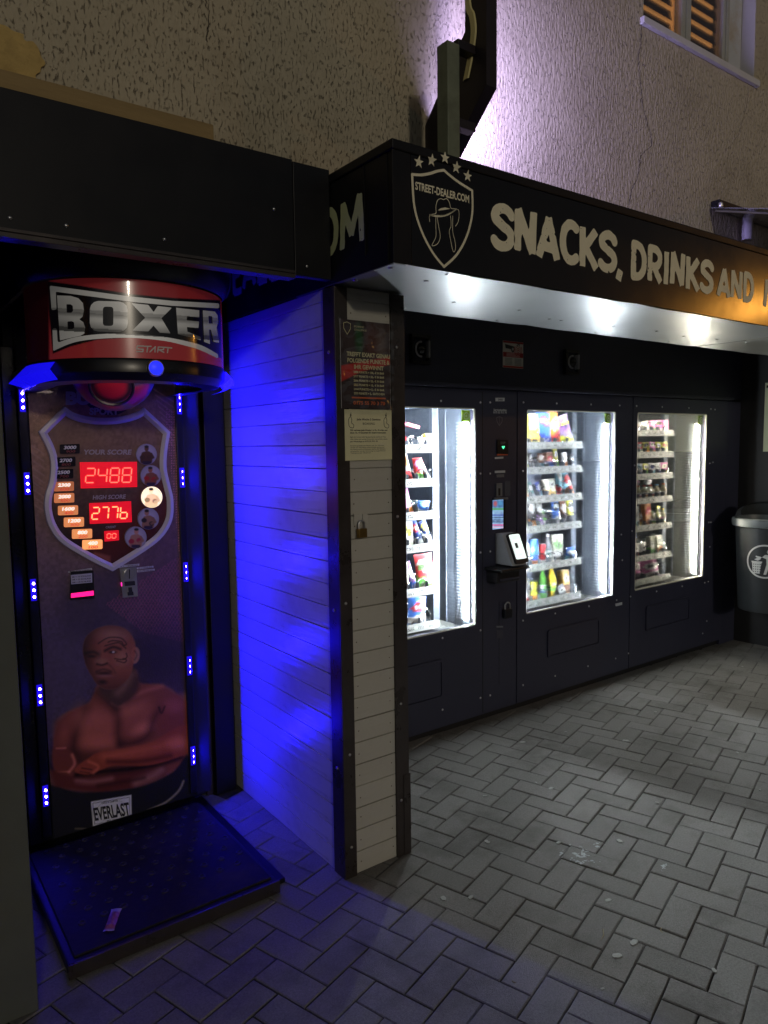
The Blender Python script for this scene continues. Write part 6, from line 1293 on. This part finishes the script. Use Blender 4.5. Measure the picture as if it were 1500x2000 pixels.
goods('farthest', R3, 4.976, [
 [(0, 'card', 'p cr', .068, .088), (1, 'card', 'p cr g', .068, .088), (2, 'card', 'p g cr', .068, .085), (3, 'card', 'cr gy', .068, .08, {'roll': -.2}), (4, 'bar', 'k w', .045, .085, {'roll': -.2}), (5, 'box', 'gd b w', .065, .13)],
 [(0, 'card', 'y cr r', .068, .085), (1, 'card', 'y cr', .068, .085), (2, 'card', 'p o cr', .068, .085), (3, 'card', 'y o', .068, .085), (4, 'card', 'r cr gy', .068, .085), (5, 'card', 'cr r', .05, .085)],
 [(0, 'card', 'p y cr', .068, .088), (1, 'card', 'w db', .068, .086), (2, 'card', 'w lb db', .068, .086), (3, 'card', 'y g cr', .068, .084), (4, 'card', 'w db lb', .068, .086), (5, 'card', 'y cr', .05, .085)],
 [(0, 'bot', 'cr w', .052, .105, {'body': 'cr', 'cap': 'o'}), (1, 'bot', 'w gy', .052, .10, {'body': 'cr', 'cap': 'lb'}), (2, 'bot', 'cr r', .052, .10, {'body': 'cr', 'cap': 'r'}), (3, 'bot', 'cr o', .052, .10, {'body': 'cr', 'cap': 'r'}), (4, 'bot', 'cr p', .052, .10, {'body': 'cr', 'cap': 'o'}), (.3, 'box', 'w gy', .05, .035, {'dz': .1, 'y': 3.30, 'lean': .6}), (2.3, 'box', 'p w', .05, .035, {'dz': .1, 'y': 3.30, 'lean': .6}), (4.3, 'box', 'r p', .05, .035, {'dz': .1, 'y': 3.30, 'lean': .6})],
 [(0, 'bot', 'p w', .05, .115, {'body': 'cr', 'cap': 'y'}), (.9, 'bar', 'y k', .05, .14, {'roll': .25}), (1.6, 'bot', 'w g', .05, .10, {'body': 'cr', 'cap': 'g'}), (2.6, 'box', 'o br r', .075, .165), (3.6, 'pouch', 'br gd', .06, .10), (4.6, 'box', 'w lb gy', .066, .15), (5.6, 'box', 'w gy', .055, .165)],
 [(.7, 'box', 'cr o', .075, .135), (1.8, 'box', 'cr g', .06, .135), (3.3, 'pouch', 'w k', .08, .10, {'lean': 0}), (4.4, 'pouch', 'w r', .082, .10, {'lean': 0}), (3.8, 'box', 'db b', .26, .07, {'dz': .105, 'y': 3.30})],
 [(.75, 'bag', 'p w', .21, .15, {'d': .07, 'roll': -.15}), (2.2, 'bag', 'p k w', .18, .165, {'d': .07, 'roll': .05})]])

# ================================================================== litter bin and the notice on the side wall
bnx, bny = 5.43, 2.64; fd = Vector((-bnx, -bny, 0)).normalized()
bn = T('litter_bin', 'grey plastic litter bin with white tidyman emblem fixed to the side wall', 'bin', (bnx, bny, .36))
M_bin = mat('bin_grey', lin((54, 57, 59)), .38, var=.08, vscale=6); M_binr = mat('bin_rim', lin((104, 110, 112)), .35, var=.08, vscale=6)
def bl(r, z, sx=1.0): return [(bnx+r*math.cos(a), bny+r*math.sin(a)*sx, z) for a in [2*math.pi*i/40 for i in range(40)]]
MB().ring([bl(.165, .36), bl(.172, .365), bl(.205, .98)], cap=False).build('bin_body', M_bin, bn, smooth=True); MB().add(bl(.168, .364), [tuple(range(40))]).build('bin_base', M_bin, bn)
MB().ring([bl(.206, .985), bl(.228, .990), bl(.232, 1.02), bl(.226, 1.045), bl(.20, 1.05), bl(.195, 1.0)]).build('bin_rim', M_binr, bn, smooth=True)
# hood at the back
th0 = math.atan2(-fd.y, -fd.x); hd2 = MB(); lo = []; hi = []; li = []; N = 24
for i in range(N+1):
    a = th0-1.9+3.8*i/N; s = max(0, math.cos((a-th0)*.8)); lo.append((bnx+.212*math.cos(a), bny+.212*math.sin(a), 1.048)); hi.append((bnx+.20*math.cos(a), bny+.20*math.sin(a), 1.052+.085*s)); li.append((bnx+.17*math.cos(a), bny+.17*math.sin(a), 1.056+.098*s))
hd2.ring([lo, hi, li], close=False); hd2.build('bin_hood', M_bin, bn, smooth=True)
lt = MB().box(bnx-.16, bnx-.06, bny-.10, bny+.02, .99, 1.02, b=.01); tag(lt.build('crumpled_paper', mat('brown_paper', lin((150, 110, 70)), .8, var=.3, vscale=30)), 'crumpled brown paper lying on top of the litter bin', 'paper')
bxo('bin_bracket', M_steel, bn, bnx+.16, 5.699, bny-.04, bny+.04, .75, .80); bxo('bin_bracket', M_steel, bn, bnx+.16, 5.699, bny-.04, bny+.04, .45, .50)
azf = math.atan2(fd.y, fd.x)
def bmp(u, v): z = .745+v; r = .172+(.205-.172)*(z-.365)/(.98-.365)+.0025; a = azf+u/r; return (bnx+r*math.cos(a), bny+r*math.sin(a), z)
M_bw = mat('bin_print', lin((214, 216, 212)), .5)
def tidy(U, V):
    d = np.abs(sd_ell(U, V, 0, 0, .118, .118))-.006
    for s in (sd_ell(U, V, .028, .072, .016, .017), sd_poly(U, V, [(.0, .05), (.05, .052), (.062, .0), (.055, -.01), (.05, .02), (.048, -.03), (.07, -.095), (.05, -.095), (.03, -.03), (.012, -.095), (-.006, -.095), (.012, -.02), (.01, .02), (-.03, .035), (-.06, .04), (-.06, .03), (-.03, .02)]),
              np.maximum(sd_poly(U, V, [(-.085, -.0), (-.02, -.0), (-.03, -.09), (-.078, -.09)]), -np.minimum(.0035-np.abs(np.mod(U+.5, .0145)-.007), .0035-np.abs(np.mod(V+.5, .018)-.009))*-1-.0), sd_poly(U, V, [(-.09, .0), (-.015, .0), (-.018, -.012), (-.086, -.012)]), sd_poly(U, V, [(-.07, .012), (-.04, .03), (-.025, .018), (-.045, .004)])): d = np.minimum(d, s)
    return d
sheet('tidyman_emblem', (-.13, .13, -.13, .13), (110, 110), bmp, bn, M_bw, sdf=tidy)
# notice on the side wall
ntc = T('wall_notice', 'pale notice sheet on the dark side wall above the litter bin', 'notice', (5.698, 2.6, 1.53))
bxo('sheet', mat('pale_notice', lin((216, 222, 186)), .6), ntc, 5.694, 5.699, 2.34, at(1493, 800, 0, 5.694).y, at(1493, 882, 0, 5.694).z, at(1493, 748, 0, 5.694).z)
yn = at(1493, 800, 0, 5.694).y; bxo('fixing', M_ink, ntc, 5.690, 5.6935, yn-.03, yn-.012, at(1495, 758, 0, 5.694).z, at(1495, 753, 0, 5.694).z)
for o in list(bpy.data.objects):
    if o.get('label') == '': del o['label']
